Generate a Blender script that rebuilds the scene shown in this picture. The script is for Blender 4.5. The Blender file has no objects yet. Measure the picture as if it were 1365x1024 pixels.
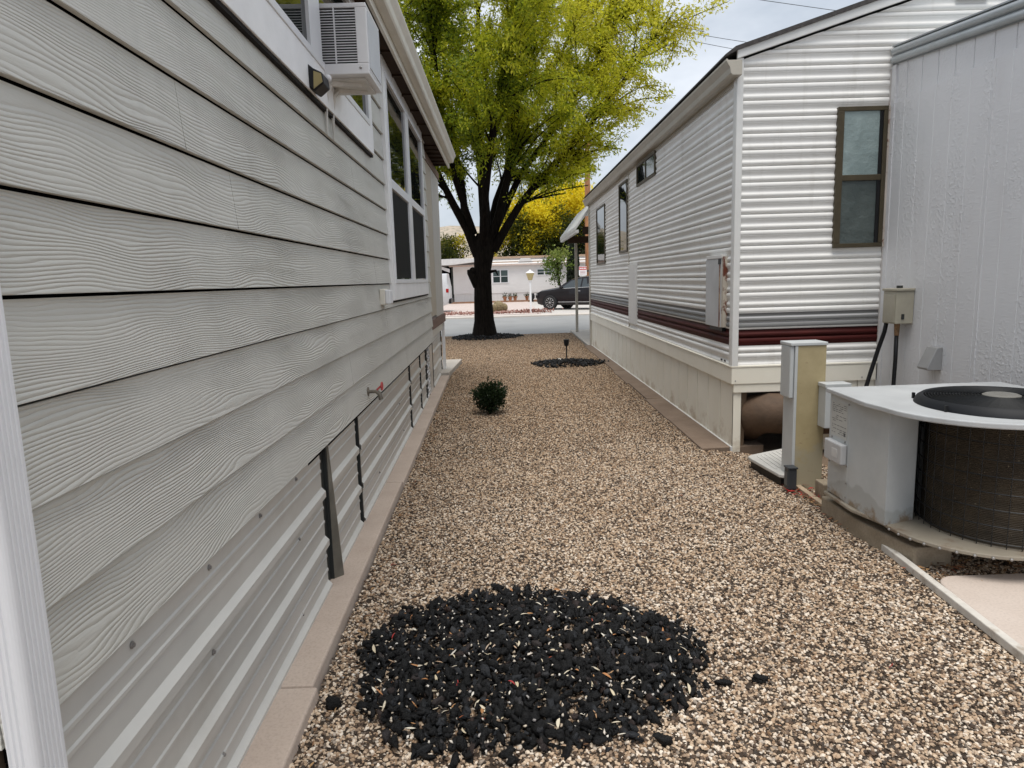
import bpy, bmesh, math, random
import numpy as np
from mathutils import Vector, Matrix

random.seed(7)
rng = np.random.default_rng(7)
S = bpy.context.scene
COL = S.collection
PI = math.pi

# ------------------------------------------------------------------ camera
cam_d = bpy.data.cameras.new("camera")
cam = bpy.data.objects.new("camera", cam_d)
COL.objects.link(cam)
cam_d.sensor_width = 36.0
cam_d.lens = 24.1
cam_d.clip_start = 0.03
cam_d.clip_end = 3000.0
right = Vector((0.99946752, -0.01351945, -0.02969673))
up = Vector((0.0313936, 0.15033633, 0.98813634))
back = Vector((-0.00889457, -0.98854247, 0.1506807))
mw = Matrix((right, up, back)).transposed().to_4x4()
mw.translation = Vector((0.0, 0.0, 1.5))
cam.matrix_world = mw
S.camera = cam

# ------------------------------------------------------------------ sky and sun
SUN_EL, SUN_AZ = math.radians(73), math.radians(182)     # azimuth clockwise from +Y
W = bpy.data.worlds.new("World")
S.world = W
W.use_nodes = True
nt = W.node_tree
nt.nodes.clear()
N = nt.nodes.new
wo = N('ShaderNodeOutputWorld')
bg = N('ShaderNodeBackground')
sky = N('ShaderNodeTexSky')
sky.sky_type = 'NISHITA'
sky.sun_disc = False
sky.sun_elevation = SUN_EL
sky.sun_rotation = SUN_AZ
sky.air_density = 1.0
sky.dust_density = 2.0
tc = N('ShaderNodeTexCoord')
mp = N('ShaderNodeMapping')
mp.inputs['Scale'].default_value = (1.0, 1.0, 2.2)
nz = N('ShaderNodeTexNoise')
nz.inputs['Scale'].default_value = 2.1
nz.inputs['Detail'].default_value = 6
nz.inputs['Roughness'].default_value = 0.55
cr = N('ShaderNodeValToRGB')
cr.color_ramp.elements[0].position = 0.36
cr.color_ramp.elements[0].color = (2.55, 2.85, 3.25, 1)
cr.color_ramp.elements[1].position = 0.62
cr.color_ramp.elements[1].color = (4.9, 5.1, 5.4, 1)
mx = N('ShaderNodeMixRGB')
mx.inputs['Fac'].default_value = 0.9
nt.links.new(tc.outputs['Generated'], mp.inputs['Vector'])
nt.links.new(mp.outputs['Vector'], nz.inputs['Vector'])
nt.links.new(nz.outputs['Fac'], cr.inputs['Fac'])
nt.links.new(sky.outputs['Color'], mx.inputs['Color1'])
nt.links.new(cr.outputs['Color'], mx.inputs['Color2'])
nt.links.new(mx.outputs['Color'], bg.inputs['Color'])
bg.inputs['Strength'].default_value = 0.10
nt.links.new(bg.outputs['Background'], wo.inputs['Surface'])

sun_d = bpy.data.lights.new("sun", 'SUN')
sun_d.energy = 1.5
sun_d.angle = math.radians(34)
sun_d.color = (1.0, 0.96, 0.9)
sun = bpy.data.objects.new("sun", sun_d)
COL.objects.link(sun)
sd = Vector((math.sin(SUN_AZ) * math.cos(SUN_EL), math.cos(SUN_AZ) * math.cos(SUN_EL), math.sin(SUN_EL)))
sun.rotation_euler = sd.to_track_quat('Z', 'Y').to_euler()
sun.location = sd * 60

S.view_settings.view_transform = 'Standard'
S.view_settings.look = 'None'
S.view_settings.gamma = 1.0
S.view_settings.exposure = 1.05
S.render.engine = 'CYCLES'
S.cycles.max_bounces = 8
S.cycles.transparent_max_bounces = 8

# ------------------------------------------------------------------ mesh helpers
ORIG = {}


class MB:
    """collects shapes; build() links them as ONE mesh object"""

    def __init__(self, xf=None):
        self.v, self.f, self.xf = [], [], xf

    def add(self, vs, fs):
        n = len(self.v)
        self.v += [tuple(p) for p in vs]
        self.f += [tuple(i + n for i in f) for f in fs]
        return self

    def hexa(self, p):
        return self.add(p, [(0, 3, 2, 1), (4, 5, 6, 7), (0, 1, 5, 4), (1, 2, 6, 5), (2, 3, 7, 6), (3, 0, 4, 7)])

    def box(self, x0, x1, y0, y1, z0, z1):
        return self.hexa([(x0, y0, z0), (x1, y0, z0), (x1, y1, z0), (x0, y1, z0),
                          (x0, y0, z1), (x1, y0, z1), (x1, y1, z1), (x0, y1, z1)])

    def prism(self, poly, axis, a, b):
        """poly: 2D points in the plane normal to axis (the two other axes in xyz order)"""
        def P(q, t):
            if axis == 'x': return (t, q[0], q[1])
            if axis == 'y': return (q[0], t, q[1])
            return (q[0], q[1], t)
        n = len(poly)
        vs = [P(q, a) for q in poly] + [P(q, b) for q in poly]
        fs = [(i, (i + 1) % n, n + (i + 1) % n, n + i) for i in range(n)]
        fs += [tuple(range(n))[::-1], tuple(range(n, 2 * n))]
        return self.add(vs, fs)

    def strip(self, poly, axis, a, b):
        """open sheet: profile polyline swept along axis"""
        def P(q, t):
            if axis == 'x': return (t, q[0], q[1])
            if axis == 'y': return (q[0], t, q[1])
            return (q[0], q[1], t)
        n = len(poly)
        vs = [P(q, a) for q in poly] + [P(q, b) for q in poly]
        return self.add(vs, [(i, i + 1, n + i + 1, n + i) for i in range(n - 1)])

    def tube(self, path, rad, n=8, cap=True):
        path = [Vector(p) for p in path]
        if not hasattr(rad, '__len__'): rad = [rad] * len(path)
        t0 = (path[1] - path[0]).normalized()
        a = Vector((0, 0, 1)) if abs(t0.z) < 0.9 else Vector((1, 0, 0))
        u = t0.cross(a).normalized()
        vs, fs = [], []
        for i, p in enumerate(path):
            t = (path[min(i + 1, len(path) - 1)] - path[max(i - 1, 0)]).normalized()
            u = (u - t * u.dot(t)).normalized()
            w = t.cross(u)
            for k in range(n):
                th = 2 * PI * k / n
                vs.append(p + (u * math.cos(th) + w * math.sin(th)) * rad[i])
        for i in range(len(path) - 1):
            for k in range(n):
                k2 = (k + 1) % n
                fs.append((i * n + k, i * n + k2, (i + 1) * n + k2, (i + 1) * n + k))
        if cap:
            fs.append(tuple(range(n))[::-1])
            fs.append(tuple((len(path) - 1) * n + k for k in range(n)))
        return self.add(vs, fs)

    def lathe(self, prof, c=(0, 0, 0), n=24, axis='z', a0=0.0, a1=2 * PI):
        full = abs(a1 - a0 - 2 * PI) < 1e-6
        m = n if full else n + 1
        vs, fs = [], []
        for r, h in prof:
            for k in range(m):
                th = a0 + (a1 - a0) * k / n
                p = (r * math.cos(th), r * math.sin(th), h)
                if axis == 'y': p = (p[0], p[2], p[1])
                if axis == 'x': p = (p[2], p[0], p[1])
                vs.append((c[0] + p[0], c[1] + p[1], c[2] + p[2]))
        for i in range(len(prof) - 1):
            for k in range(n):
                k2 = (k + 1) % m
                fs.append((i * m + k, i * m + k2, (i + 1) * m + k2, (i + 1) * m + k))
        return self.add(vs, fs)

    def disc(self, c, r, n=24, axis='z'):
        vs = []
        for k in range(n):
            th = 2 * PI * k / n
            p = (r * math.cos(th), r * math.sin(th), 0)
            if axis == 'y': p = (p[0], 0, p[1])
            if axis == 'x': p = (0, p[0], p[1])
            vs.append((c[0] + p[0], c[1] + p[1], c[2] + p[2]))
        return self.add(vs, [tuple(range(n))])

    def ball(self, c, r, n=10, sq=(1, 1, 1)):
        prof = [(math.sin(PI * i / n), -math.cos(PI * i / n)) for i in range(n + 1)]
        vs, fs, m = [], [], n * 2
        for pr, pz in prof:
            for k in range(m):
                th = 2 * PI * k / m
                vs.append((c[0] + r * sq[0] * max(pr, 1e-3) * math.cos(th), c[1] + r * sq[1] * max(pr, 1e-3) * math.sin(th), c[2] + r * sq[2] * pz))
        for i in range(n):
            for k in range(m):
                k2 = (k + 1) % m
                fs.append((i * m + k, i * m + k2, (i + 1) * m + k2, (i + 1) * m + k))
        return self.add(vs, fs)

    def build(self, name, mat, parent=None, smooth=False, bevel=0.0, seg=2, flat_angle=None):
        vs = self.v
        if self.xf: vs = [self.xf(p) for p in vs]
        o0 = ORIG.get(parent.name, Vector()) if parent else Vector()
        me = bpy.data.meshes.new(name)
        me.from_pydata([(p[0] - o0.x, p[1] - o0.y, p[2] - o0.z) for p in vs], [], self.f)
        bm = bmesh.new(); bm.from_mesh(me)
        bmesh.ops.recalc_face_normals(bm, faces=bm.faces)
        bm.to_mesh(me); bm.free()
        if mat: me.materials.append(mat)
        o = bpy.data.objects.new(name, me)
        COL.objects.link(o)
        if parent:
            o.parent = parent
            ORIG[o.name] = o0
        if smooth:
            for p in me.polygons: p.use_smooth = True
            if flat_angle is not None:
                me.set_sharp_from_angle(angle=math.radians(flat_angle))
        if bevel:
            m = o.modifiers.new('bevel', 'BEVEL')
            m.width = bevel; m.segments = seg; m.limit_method = 'ANGLE'; m.angle_limit = math.radians(40)
            m.harden_normals = False
        return o


def tag(o, label=None, cat=None, group=None, kind=None):
    if label: o['label'] = label
    if cat: o['category'] = cat
    if group: o['group'] = group
    if kind: o['kind'] = kind
    return o


def thing(name, label, cat, loc=(0, 0, 0), group=None):
    o = bpy.data.objects.new(name, None)
    o.empty_display_size = 0.1
    o.location = loc
    COL.objects.link(o)
    ORIG[o.name] = Vector(loc)
    return tag(o, label, cat, group)


def kids(o):
    return [c for c in bpy.data.objects if c.parent == o]


def copy_tree(o, parent=None):
    c = o.copy()
    COL.objects.link(c)
    if parent: c.parent = parent
    for ch in kids(o): copy_tree(ch, c)
    return c


def np_mesh(name, V, F, mat, parent=None, attr=None, smooth=False):
    """V (n,3), F (m,k) arrays; attr: float per vertex stored as 'tint'"""
    o0 = ORIG.get(parent.name, Vector()) if parent else Vector()
    V = V - np.array(o0)
    me = bpy.data.meshes.new(name)
    n, (m, k) = len(V), F.shape
    me.vertices.add(n); me.vertices.foreach_set('co', V.astype(np.float32).ravel())
    me.loops.add(m * k); me.loops.foreach_set('vertex_index', F.astype(np.int32).ravel())
    me.polygons.add(m)
    me.polygons.foreach_set('loop_start', np.arange(0, m * k, k, dtype=np.int32))
    if smooth: me.polygons.foreach_set('use_smooth', np.ones(m, dtype=bool))
    me.update(calc_edges=True)
    me.validate()
    if attr is not None:
        a = me.attributes.new('tint', 'FLOAT', 'POINT')
        a.data.foreach_set('value', attr.astype(np.float32))
    me.materials.append(mat)
    o = bpy.data.objects.new(name, me)
    COL.objects.link(o)
    if parent:
        o.parent = parent
        ORIG[o.name] = o0
    return o


# ------------------------------------------------------------------ materials
def newmat(name):
    m = bpy.data.materials.new(name)
    m.use_nodes = True
    t = m.node_tree
    b = t.nodes['Principled BSDF']
    return m, t, b


def col4(c): return (c[0], c[1], c[2], 1)


def ramp(t, fac, stops, interp='LINEAR'):
    r = t.nodes.new('ShaderNodeValToRGB')
    r.color_ramp.interpolation = interp
    e = r.color_ramp.elements
    while len(e) < len(stops): e.new(0.5)
    for i, (p, c) in enumerate(stops):
        e[i].position = p; e[i].color = col4(c) if hasattr(c, '__len__') else (c, c, c, 1)
    if fac is not None: t.links.new(fac, r.inputs['Fac'])
    return r.outputs['Color']


def noise(t, scale=5, detail=4, rough=0.55, vec=None, stretch=None, dist=0.0):
    n = t.nodes.new('ShaderNodeTexNoise')
    n.inputs['Scale'].default_value = scale
    n.inputs['Detail'].default_value = detail
    n.inputs['Roughness'].default_value = rough
    n.inputs['Distortion'].default_value = dist
    if vec is None:
        c = t.nodes.new('ShaderNodeTexCoord'); vec = c.outputs['Object']
    if stretch:
        mpp = t.nodes.new('ShaderNodeMapping'); mpp.inputs['Scale'].default_value = stretch
        t.links.new(vec, mpp.inputs['Vector']); vec = mpp.outputs['Vector']
    t.links.new(vec, n.inputs['Vector'])
    return n.outputs['Fac']


def math_(t, op, a, b=None, c=None):
    n = t.nodes.new('ShaderNodeMath'); n.operation = op
    for i, x in enumerate((a, b, c)):
        if x is None: continue
        if isinstance(x, (int, float)): n.inputs[i].default_value = x
        else: t.links.new(x, n.inputs[i])
    return n.outputs[0]


def mixc(t, fac, a, b, mode='MIX'):
    n = t.nodes.new('ShaderNodeMixRGB'); n.blend_type = mode
    for k, x in (('Fac', fac), ('Color1', a), ('Color2', b)):
        if isinstance(x, (int, float)): n.inputs[k].default_value = x
        elif hasattr(x, '__len__'): n.inputs[k].default_value = col4(x)
        else: t.links.new(x, n.inputs[k])
    return n.outputs['Color']


def bump(t, b, h, strength=0.4, dist=0.01):
    n = t.nodes.new('ShaderNodeBump')
    n.inputs['Strength'].default_value = strength
    n.inputs['Distance'].default_value = dist
    t.links.new(h, n.inputs['Height'])
    t.links.new(n.outputs['Normal'], b.inputs['Normal'])


def xyz(t):
    c = t.nodes.new('ShaderNodeTexCoord')
    s = t.nodes.new('ShaderNodeSeparateXYZ')
    t.links.new(c.outputs['Object'], s.inputs[0])
    return s.outputs[0], s.outputs[1], s.outputs[2]


def wxyz(t):
    g = t.nodes.new('ShaderNodeNewGeometry')
    s = t.nodes.new('ShaderNodeSeparateXYZ')
    t.links.new(g.outputs['Position'], s.inputs[0])
    return s.outputs[0], s.outputs[1], s.outputs[2]


def comb(t, x, y, z):
    n = t.nodes.new('ShaderNodeCombineXYZ')
    for i, v in enumerate((x, y, z)):
        if isinstance(v, (int, float)): n.inputs[i].default_value = v
        else: t.links.new(v, n.inputs[i])
    return n.outputs[0]


def M(name, c, rough=0.6, metal=0.0, var=0.12, scale=6.0, bmp=0.0, bscale=60.0, spec=0.5, dirt=None, dscale=3.0, dlo=0.55, dhi=0.75, stretch=None):
    m, t, b = newmat(name)
    b.inputs['Roughness'].default_value = rough
    b.inputs['Metallic'].default_value = metal
    b.inputs['Specular IOR Level'].default_value = spec
    n = noise(t, scale, 5, 0.6, stretch=stretch)
    lo = [x * (1 - var) for x in c]; hi = [min(1, x * (1 + var)) for x in c]
    cc = ramp(t, n, [(0.3, lo), (0.7, hi)])
    if dirt:
        d = noise(t, dscale, 7, 0.65, stretch=stretch)
        f = ramp(t, d, [(dlo, 0.0), (dhi, 1.0)])
        cc = mixc(t, f, cc, dirt)
    t.links.new(cc, b.inputs['Base Color'])
    if bmp:
        bump(t, b, noise(t, bscale, 4, 0.6), bmp, 0.01)
    return m


# lap siding: embossed cedar grain, each course its own figure
def mat_cedar():
    m, t, b = newmat('fibre_cement_siding')
    b.inputs['Roughness'].default_value = 0.48
    b.inputs['Specular IOR Level'].default_value = 0.45
    x, y, z = wxyz(t)
    k = math_(t, 'FLOOR', math_(t, 'DIVIDE', math_(t, 'SUBTRACT', z, 0.737), 0.1905))
    off = math_(t, 'FRACT', math_(t, 'MULTIPLY', math_(t, 'SINE', math_(t, 'MULTIPLY', k, 12.99)), 437.5))
    yy = math_(t, 'ADD', math_(t, 'MULTIPLY', y, 1.05), math_(t, 'MULTIPLY', off, 31.0))
    zz = math_(t, 'ADD', math_(t, 'MULTIPLY', z, 4.6), math_(t, 'MULTIPLY', off, 11.0))
    n1 = noise(t, 1.0, 2.0, 0.45, vec=comb(t, yy, zz, 0.0))
    n2 = noise(t, 9.0, 2.0, 0.5, vec=comb(t, math_(t, 'MULTIPLY', yy, 0.7), zz, 3.0))
    ph = math_(t, 'ADD', math_(t, 'MULTIPLY', z, math_(t, 'ADD', 84.0, math_(t, 'MULTIPLY', off, 30.0))), math_(t, 'MULTIPLY', n1, 21.0))
    ph = math_(t, 'ADD', ph, math_(t, 'MULTIPLY', n2, 0.9))
    s = math_(t, 'SINE', math_(t, 'MULTIPLY', ph, 2 * PI))
    ss = math_(t, 'POWER', math_(t, 'ADD', math_(t, 'MULTIPLY', s, 0.5), 0.5), 0.45)
    mod = ramp(t, noise(t, 1.0, 3, 0.5, vec=comb(t, math_(t, 'MULTIPLY', yy, 1.3), math_(t, 'MULTIPLY', zz, 0.5), 9.0)), [(0.3, 0.2), (0.65, 1.0)])
    fine = noise(t, 1.0, 3, 0.6, vec=comb(t, math_(t, 'MULTIPLY', y, 60.0), math_(t, 'MULTIPLY', z, 420.0), 0.0))
    h = math_(t, 'ADD', math_(t, 'MULTIPLY', ss, mod), math_(t, 'MULTIPLY', fine, 0.25))
    bump(t, b, h, 1.0, 0.0026)
    v = noise(t, 1.6, 5, 0.6)
    cc = ramp(t, v, [(0.3, (0.54, 0.535, 0.49)), (0.7, (0.61, 0.605, 0.56))])
    # darker streak stains running down
    st = noise(t, 1.0, 4, 0.6, vec=comb(t, math_(t, 'MULTIPLY', y, 5.0), math_(t, 'MULTIPLY', z, 0.7), 0.0))
    cc = mixc(t, ramp(t, st, [(0.58, 0.0), (0.75, 0.35)]), cc, (0.44, 0.43, 0.40))
    t.links.new(cc, b.inputs['Base Color'])
    return m


def mat_gravel_stone(name, stops, rough=0.75):
    m, t, b = newmat(name)
    oi = t.nodes.new('ShaderNodeObjectInfo')
    cc = ramp(t, oi.outputs['Random'], stops, 'LINEAR')
    n = noise(t, 1.4, 3, 0.6)
    cc = mixc(t, ramp(t, n, [(0.35, 0.0), (0.75, 0.4)]), cc, (0.20, 0.13, 0.08))
    # tree shade painted in: stones browner and darker towards the street, in random patches
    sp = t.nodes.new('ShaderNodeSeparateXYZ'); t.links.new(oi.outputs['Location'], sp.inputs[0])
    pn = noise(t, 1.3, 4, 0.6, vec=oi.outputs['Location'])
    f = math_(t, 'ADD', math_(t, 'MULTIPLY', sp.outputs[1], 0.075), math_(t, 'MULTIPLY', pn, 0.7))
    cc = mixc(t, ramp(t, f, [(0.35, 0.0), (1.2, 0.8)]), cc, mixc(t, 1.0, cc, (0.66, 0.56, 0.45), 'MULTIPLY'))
    t.links.new(cc, b.inputs['Base Color'])
    b.inputs['Roughness'].default_value = rough
    return m


def mat_leaf(name, stops, trans=0.45, rough=0.5):
    m = bpy.data.materials.new(name); m.use_nodes = True
    t = m.node_tree; t.nodes.clear()
    out = t.nodes.new('ShaderNodeOutputMaterial')
    a = t.nodes.new('ShaderNodeAttribute'); a.attribute_name = 'tint'
    cc = ramp(t, a.outputs['Fac'], stops)
    d = t.nodes.new('ShaderNodeBsdfPrincipled')
    d.inputs['Roughness'].default_value = rough
    d.inputs['Specular IOR Level'].default_value = 0.3
    tr = t.nodes.new('ShaderNodeBsdfTranslucent')
    mxs = t.nodes.new('ShaderNodeMixShader'); mxs.inputs['Fac'].default_value = trans
    t.links.new(cc, d.inputs['Base Color']); t.links.new(cc, tr.inputs['Color'])
    t.links.new(d.outputs[0], mxs.inputs[1]); t.links.new(tr.outputs[0], mxs.inputs[2])
    t.links.new(mxs.outputs[0], out.inputs['Surface'])
    return m


def mat_tint(name, stops, rough=0.8, bmp=0.0, bscale=60, spec=0.3):
    m, t, b = newmat(name)
    b.inputs['Specular IOR Level'].default_value = spec
    a = t.nodes.new('ShaderNodeAttribute'); a.attribute_name = 'tint'
    t.links.new(ramp(t, a.outputs['Fac'], stops), b.inputs['Base Color'])
    b.inputs['Roughness'].default_value = rough
    if bmp: bump(t, b, noise(t, bscale, 4, 0.7), bmp, 0.01)
    return m


def mat_glass(name, c=(0.006, 0.01, 0.009), rough=0.03, spec=0.28):
    m, t, b = newmat(name)
    b.inputs['Base Color'].default_value = col4(c)
    b.inputs['Roughness'].default_value = rough
    b.inputs['Specular IOR Level'].default_value = spec
    bump(t, b, noise(t, 2.5, 2, 0.5), 0.05, 0.02)
    return m


# white-painted aluminium siding with the dark and red stripe bands and dirt
def mat_trailer(name, bands=True):
    m, t, b = newmat(name)
    b.inputs['Roughness'].default_value = 0.6
    b.inputs['Specular IOR Level'].default_value = 0.2
    x, y, z = wxyz(t)
    v = noise(t, 0.9, 6, 0.6, stretch=(1.2, 1.2, 4.0))
    cc = ramp(t, v, [(0.3, (0.73, 0.72, 0.69)), (0.7, (0.82, 0.815, 0.79))])
    st = noise(t, 1.0, 6, 0.65, vec=comb(t, math_(t, 'MULTIPLY', x, 9.0), math_(t, 'MULTIPLY', y, 7.0), math_(t, 'MULTIPLY', z, 0.9)))
    cc = mixc(t, ramp(t, st, [(0.55, 0.0), (0.8, 0.35)]), cc, (0.40, 0.37, 0.31))
    if bands:
        def band(lo, hi, c, f=1.0):
            nonlocal cc
            i = math_(t, 'MULTIPLY', math_(t, 'GREATER_THAN', z, lo), math_(t, 'LESS_THAN', z, hi))
            cc = mixc(t, math_(t, 'MULTIPLY', i, f), cc, c)
        wear = ramp(t, noise(t, 6, 6, 0.7, stretch=(0.5, 0.5, 8)), [(0.35, 0.0), (0.65, 1.0)])
        band(1.045, 1.165, (0.05, 0.055, 0.06), 0.8)
        band(1.08, 1.095, (0.5, 0.5, 0.5))
        band(1.125, 1.137, (0.5, 0.5, 0.5))
        band(0.893, 1.03, mixc(t, wear, (0.035, 0.0045, 0.004), (0.07, 0.010, 0.008)))
        band(1.015, 1.03, (0.03, 0.008, 0.008))
    t.links.new(cc, b.inputs['Base Color'])
    bump(t, b, noise(t, 25, 3, 0.5), 0.06, 0.01)
    return m


# painted plywood wall: rough grain and blistered paint
def mat_plywood():
    m, t, b = newmat('painted_plywood')
    b.inputs['Roughness'].default_value = 0.42
    x, y, z = wxyz(t)
    v = noise(t, 0.8, 6, 0.6)
    cc = ramp(t, v, [(0.3, (0.61, 0.615, 0.63)), (0.7, (0.69, 0.695, 0.71))])
    st = noise(t, 1.0, 5, 0.65, vec=comb(t, 0.0, math_(t, 'MULTIPLY', y, 6.0), math_(t, 'MULTIPLY', z, 0.8)))
    cc = mixc(t, ramp(t, st, [(0.55, 0.0), (0.8, 0.4)]), cc, (0.54, 0.52, 0.52))
    t.links.new(cc, b.inputs['Base Color'])
    g = noise(t, 1.0, 4, 0.6, vec=comb(t, 0.0, math_(t, 'MULTIPLY', y, 16.0), math_(t, 'MULTIPLY', z, 90.0)))
    bl = noise(t, 1.0, 3, 0.5, vec=comb(t, 0.0, math_(t, 'MULTIPLY', y, 45.0), math_(t, 'MULTIPLY', z, 38.0)))
    pat = noise(t, 1.0, 2, 0.5, vec=comb(t, 0.0, math_(t, 'MULTIPLY', y, 4.0), math_(t, 'MULTIPLY', z, 0.9)))
    bl = math_(t, 'MULTIPLY', ramp(t, bl, [(0.5, 0.0), (0.66, 1.0)]), ramp(t, pat, [(0.45, 0.05), (0.62, 1.0)]))
    h = math_(t, 'ADD', math_(t, 'MULTIPLY', g, 0.55), math_(t, 'MULTIPLY', bl, 0.8))
    bump(t, b, h, 0.55, 0.006)
    return m


def mat_skirt_white():
    m, t, b = newmat('skirting_white')
    b.inputs['Roughness'].default_value = 0.5
    x, y, z = wxyz(t)
    cc = ramp(t, noise(t, 2, 5, 0.6), [(0.3, (0.78, 0.74, 0.63)), (0.7, (0.85, 0.82, 0.72))])
    # soil splashed up from the ground, ragged upper edge
    sp = noise(t, 1.0, 6, 0.7, vec=comb(t, math_(t, 'MULTIPLY', x, 4.0), math_(t, 'MULTIPLY', y, 4.0), math_(t, 'MULTIPLY', z, 5.0)))
    f = math_(t, 'SUBTRACT', sp, math_(t, 'MULTIPLY', z, 1.15))
    cc = mixc(t, ramp(t, f, [(0.36, 0.0), (0.62, 0.7)]), cc, (0.33, 0.21, 0.10))
    t.links.new(cc, b.inputs['Base Color'])
    return m


def mat_concrete(name, c, c2, scale=2.5, rough=0.85, bmp=0.3):
    m, t, b = newmat(name)
    b.inputs['Roughness'].default_value = rough
    n = noise(t, scale, 8, 0.65)
    f = noise(t, 90, 3, 0.6)
    cc = ramp(t, n, [(0.3, c), (0.7, c2)])
    cc = mixc(t, ramp(t, f, [(0.45, 0.0), (0.75, 0.35)]), cc, tuple(x * 0.6 for x in c))
    t.links.new(cc, b.inputs['Base Color'])
    bump(t, b, math_(t, 'ADD', n, math_(t, 'MULTIPLY', f, 0.3)), bmp, 0.01)
    return m


def mat_rust(name, base, rust=(0.16, 0.05, 0.02), lo=0.5, hi=0.62, scale=7, rough=0.5, metal=0.0, stretch=None):
    m, t, b = newmat(name)
    n = noise(t, scale, 8, 0.7, stretch=stretch)
    f = ramp(t, n, [(lo, 0.0), (hi, 1.0)])
    v = ramp(t, noise(t, 3, 5, 0.6), [(0.3, tuple(x * 0.85 for x in base)), (0.7, tuple(min(1, x * 1.1) for x in base))])
    t.links.new(mixc(t, f, v, rust), b.inputs['Base Color'])
    b.inputs['Roughness'].default_value = rough
    b.inputs['Metallic'].default_value = metal
    return m


CEDAR = mat_cedar()
WHITE = M('white_trim_paint', (0.85, 0.85, 0.85), 0.45, var=0.05, bmp=0.08, bscale=70)
VINYL = M('white_vinyl', (0.74, 0.75, 0.77), 0.35, var=0.03)
CREAM = M('cream_gutter', (0.70, 0.67, 0.59), 0.4, var=0.06)
SOFFIT = M('brown_soffit', (0.04, 0.024, 0.015), 0.85, spec=0.2, var=0.3, stretch=(1, 12, 1))
METALSK = M('tan_ribbed_steel', (0.56, 0.55, 0.515), 0.30, var=0.05, scale=3, spec=0.5, dirt=(0.45, 0.43, 0.385), dscale=2.2, dlo=0.56, dhi=0.85)
CHANNEL = M('dark_channel_steel', (0.03, 0.033, 0.032), 0.5, metal=0.2, var=0.3)
STEEL = M('zinc_screw', (0.32, 0.31, 0.30), 0.4, metal=0.6)
GLASS = mat_glass('window_glass')
SCREEN = M('insect_screen', (0.012, 0.013, 0.013), 0.8, var=0.1, spec=0.15)
DARK = M('dark_void', (0.004, 0.004, 0.004), 0.95, spec=0.05)
TRIMSHADE = M('trim_shadow_brown', (0.012, 0.009, 0.008), 0.7, spec=0.15)
BLACKPL = M('black_plastic', (0.008, 0.008, 0.009), 0.45, spec=0.3)
SHINGLE = M('dark_shingle', (0.055, 0.05, 0.048), 0.9, var=0.4, scale=30, bmp=0.5, bscale=40)
TRAIL = mat_trailer('trailer_siding')
TRWHITE = M('trailer_white_metal', (0.68, 0.68, 0.66), 0.4, var=0.05)
TRTAN = M('trailer_gutter_tan', (0.42, 0.39, 0.33), 0.45, var=0.08)
SKIRTW = mat_skirt_white()
PLY = mat_plywood()
BRONZE = M('bronze_window_frame', (0.075, 0.06, 0.035), 0.45, metal=0.4, var=0.15, scale=12)
KERB = mat_concrete('pinkish_concrete', (0.42, 0.335, 0.275), (0.52, 0.43, 0.36))
KERB2 = mat_concrete('brown_concrete', (0.145, 0.10, 0.07), (0.225, 0.165, 0.12))
CONC = mat_concrete('grey_concrete', (0.42, 0.38, 0.33), (0.52, 0.48, 0.43), 1.6)
BLOCK = mat_concrete('stained_concrete_block', (0.20, 0.155, 0.10), (0.40, 0.34, 0.26), 4.0, bmp=0.5)
ASPHALT = mat_concrete('asphalt', (0.24, 0.24, 0.235), (0.30, 0.30, 0.295), 0.6)
m, t, b = newmat('ac_grey_paint')
x, y, z = wxyz(t)
n = noise(t, 4, 7, 0.65)
cc = ramp(t, n, [(0.3, (0.43, 0.455, 0.46)), (0.7, (0.52, 0.54, 0.54))])
f = math_(t, 'SUBTRACT', noise(t, 2.6, 3, 0.5, stretch=(1, 1, 0.6)), math_(t, 'MULTIPLY', z, 1.6))
cc = mixc(t, ramp(t, f, [(0.02, 0.0), (0.05, 0.55)]), cc, (0.31, 0.32, 0.31))
f = math_(t, 'SUBTRACT', noise(t, 9, 7, 0.7), math_(t, 'MULTIPLY', z, 1.5))
cc = mixc(t, ramp(t, f, [(0.20, 0.0), (0.34, 0.85)]), cc, (0.22, 0.15, 0.085))
f = noise(t, 22, 6, 0.7, stretch=(1, 1, 0.7))
cc = mixc(t, ramp(t, f, [(0.70, 0.0), (0.735, 0.8)]), cc, (0.13, 0.06, 0.03))
t.links.new(cc, b.inputs['Base Color']); b.inputs['Roughness'].default_value = 0.42
bump(t, b, noise(t, 3, 2, 0.4), 0.25, 0.02)
ACPAINT = m
ACLID = mat_rust('ac_lid_paint', (0.47, 0.485, 0.49), rust=(0.42, 0.40, 0.36), lo=0.58, hi=0.8, scale=2.5, rough=0.35)

# ------------------------------------------------------------------ the ground, the street, the yards
def grid_mesh(name, xs, ys, zf, mat, kind='structure', label=None, cat=None):
    vs, fs = [], []
    for y in ys:
        for x in xs: vs.append((x, y, zf(x, y)))
    nx = len(xs)
    for j in range(len(ys) - 1):
        for i in range(nx - 1):
            a = j * nx + i
            fs.append((a, a + 1, a + nx + 1, a + nx))
    o = MB().add(vs, fs).build(name, mat)
    return tag(o, label, cat, kind=kind)


def gz(y):
    if y < 18.9: return 0.0
    if y < 19.7: return -0.16 * (y - 18.9) / 0.8
    return -0.16


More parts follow.
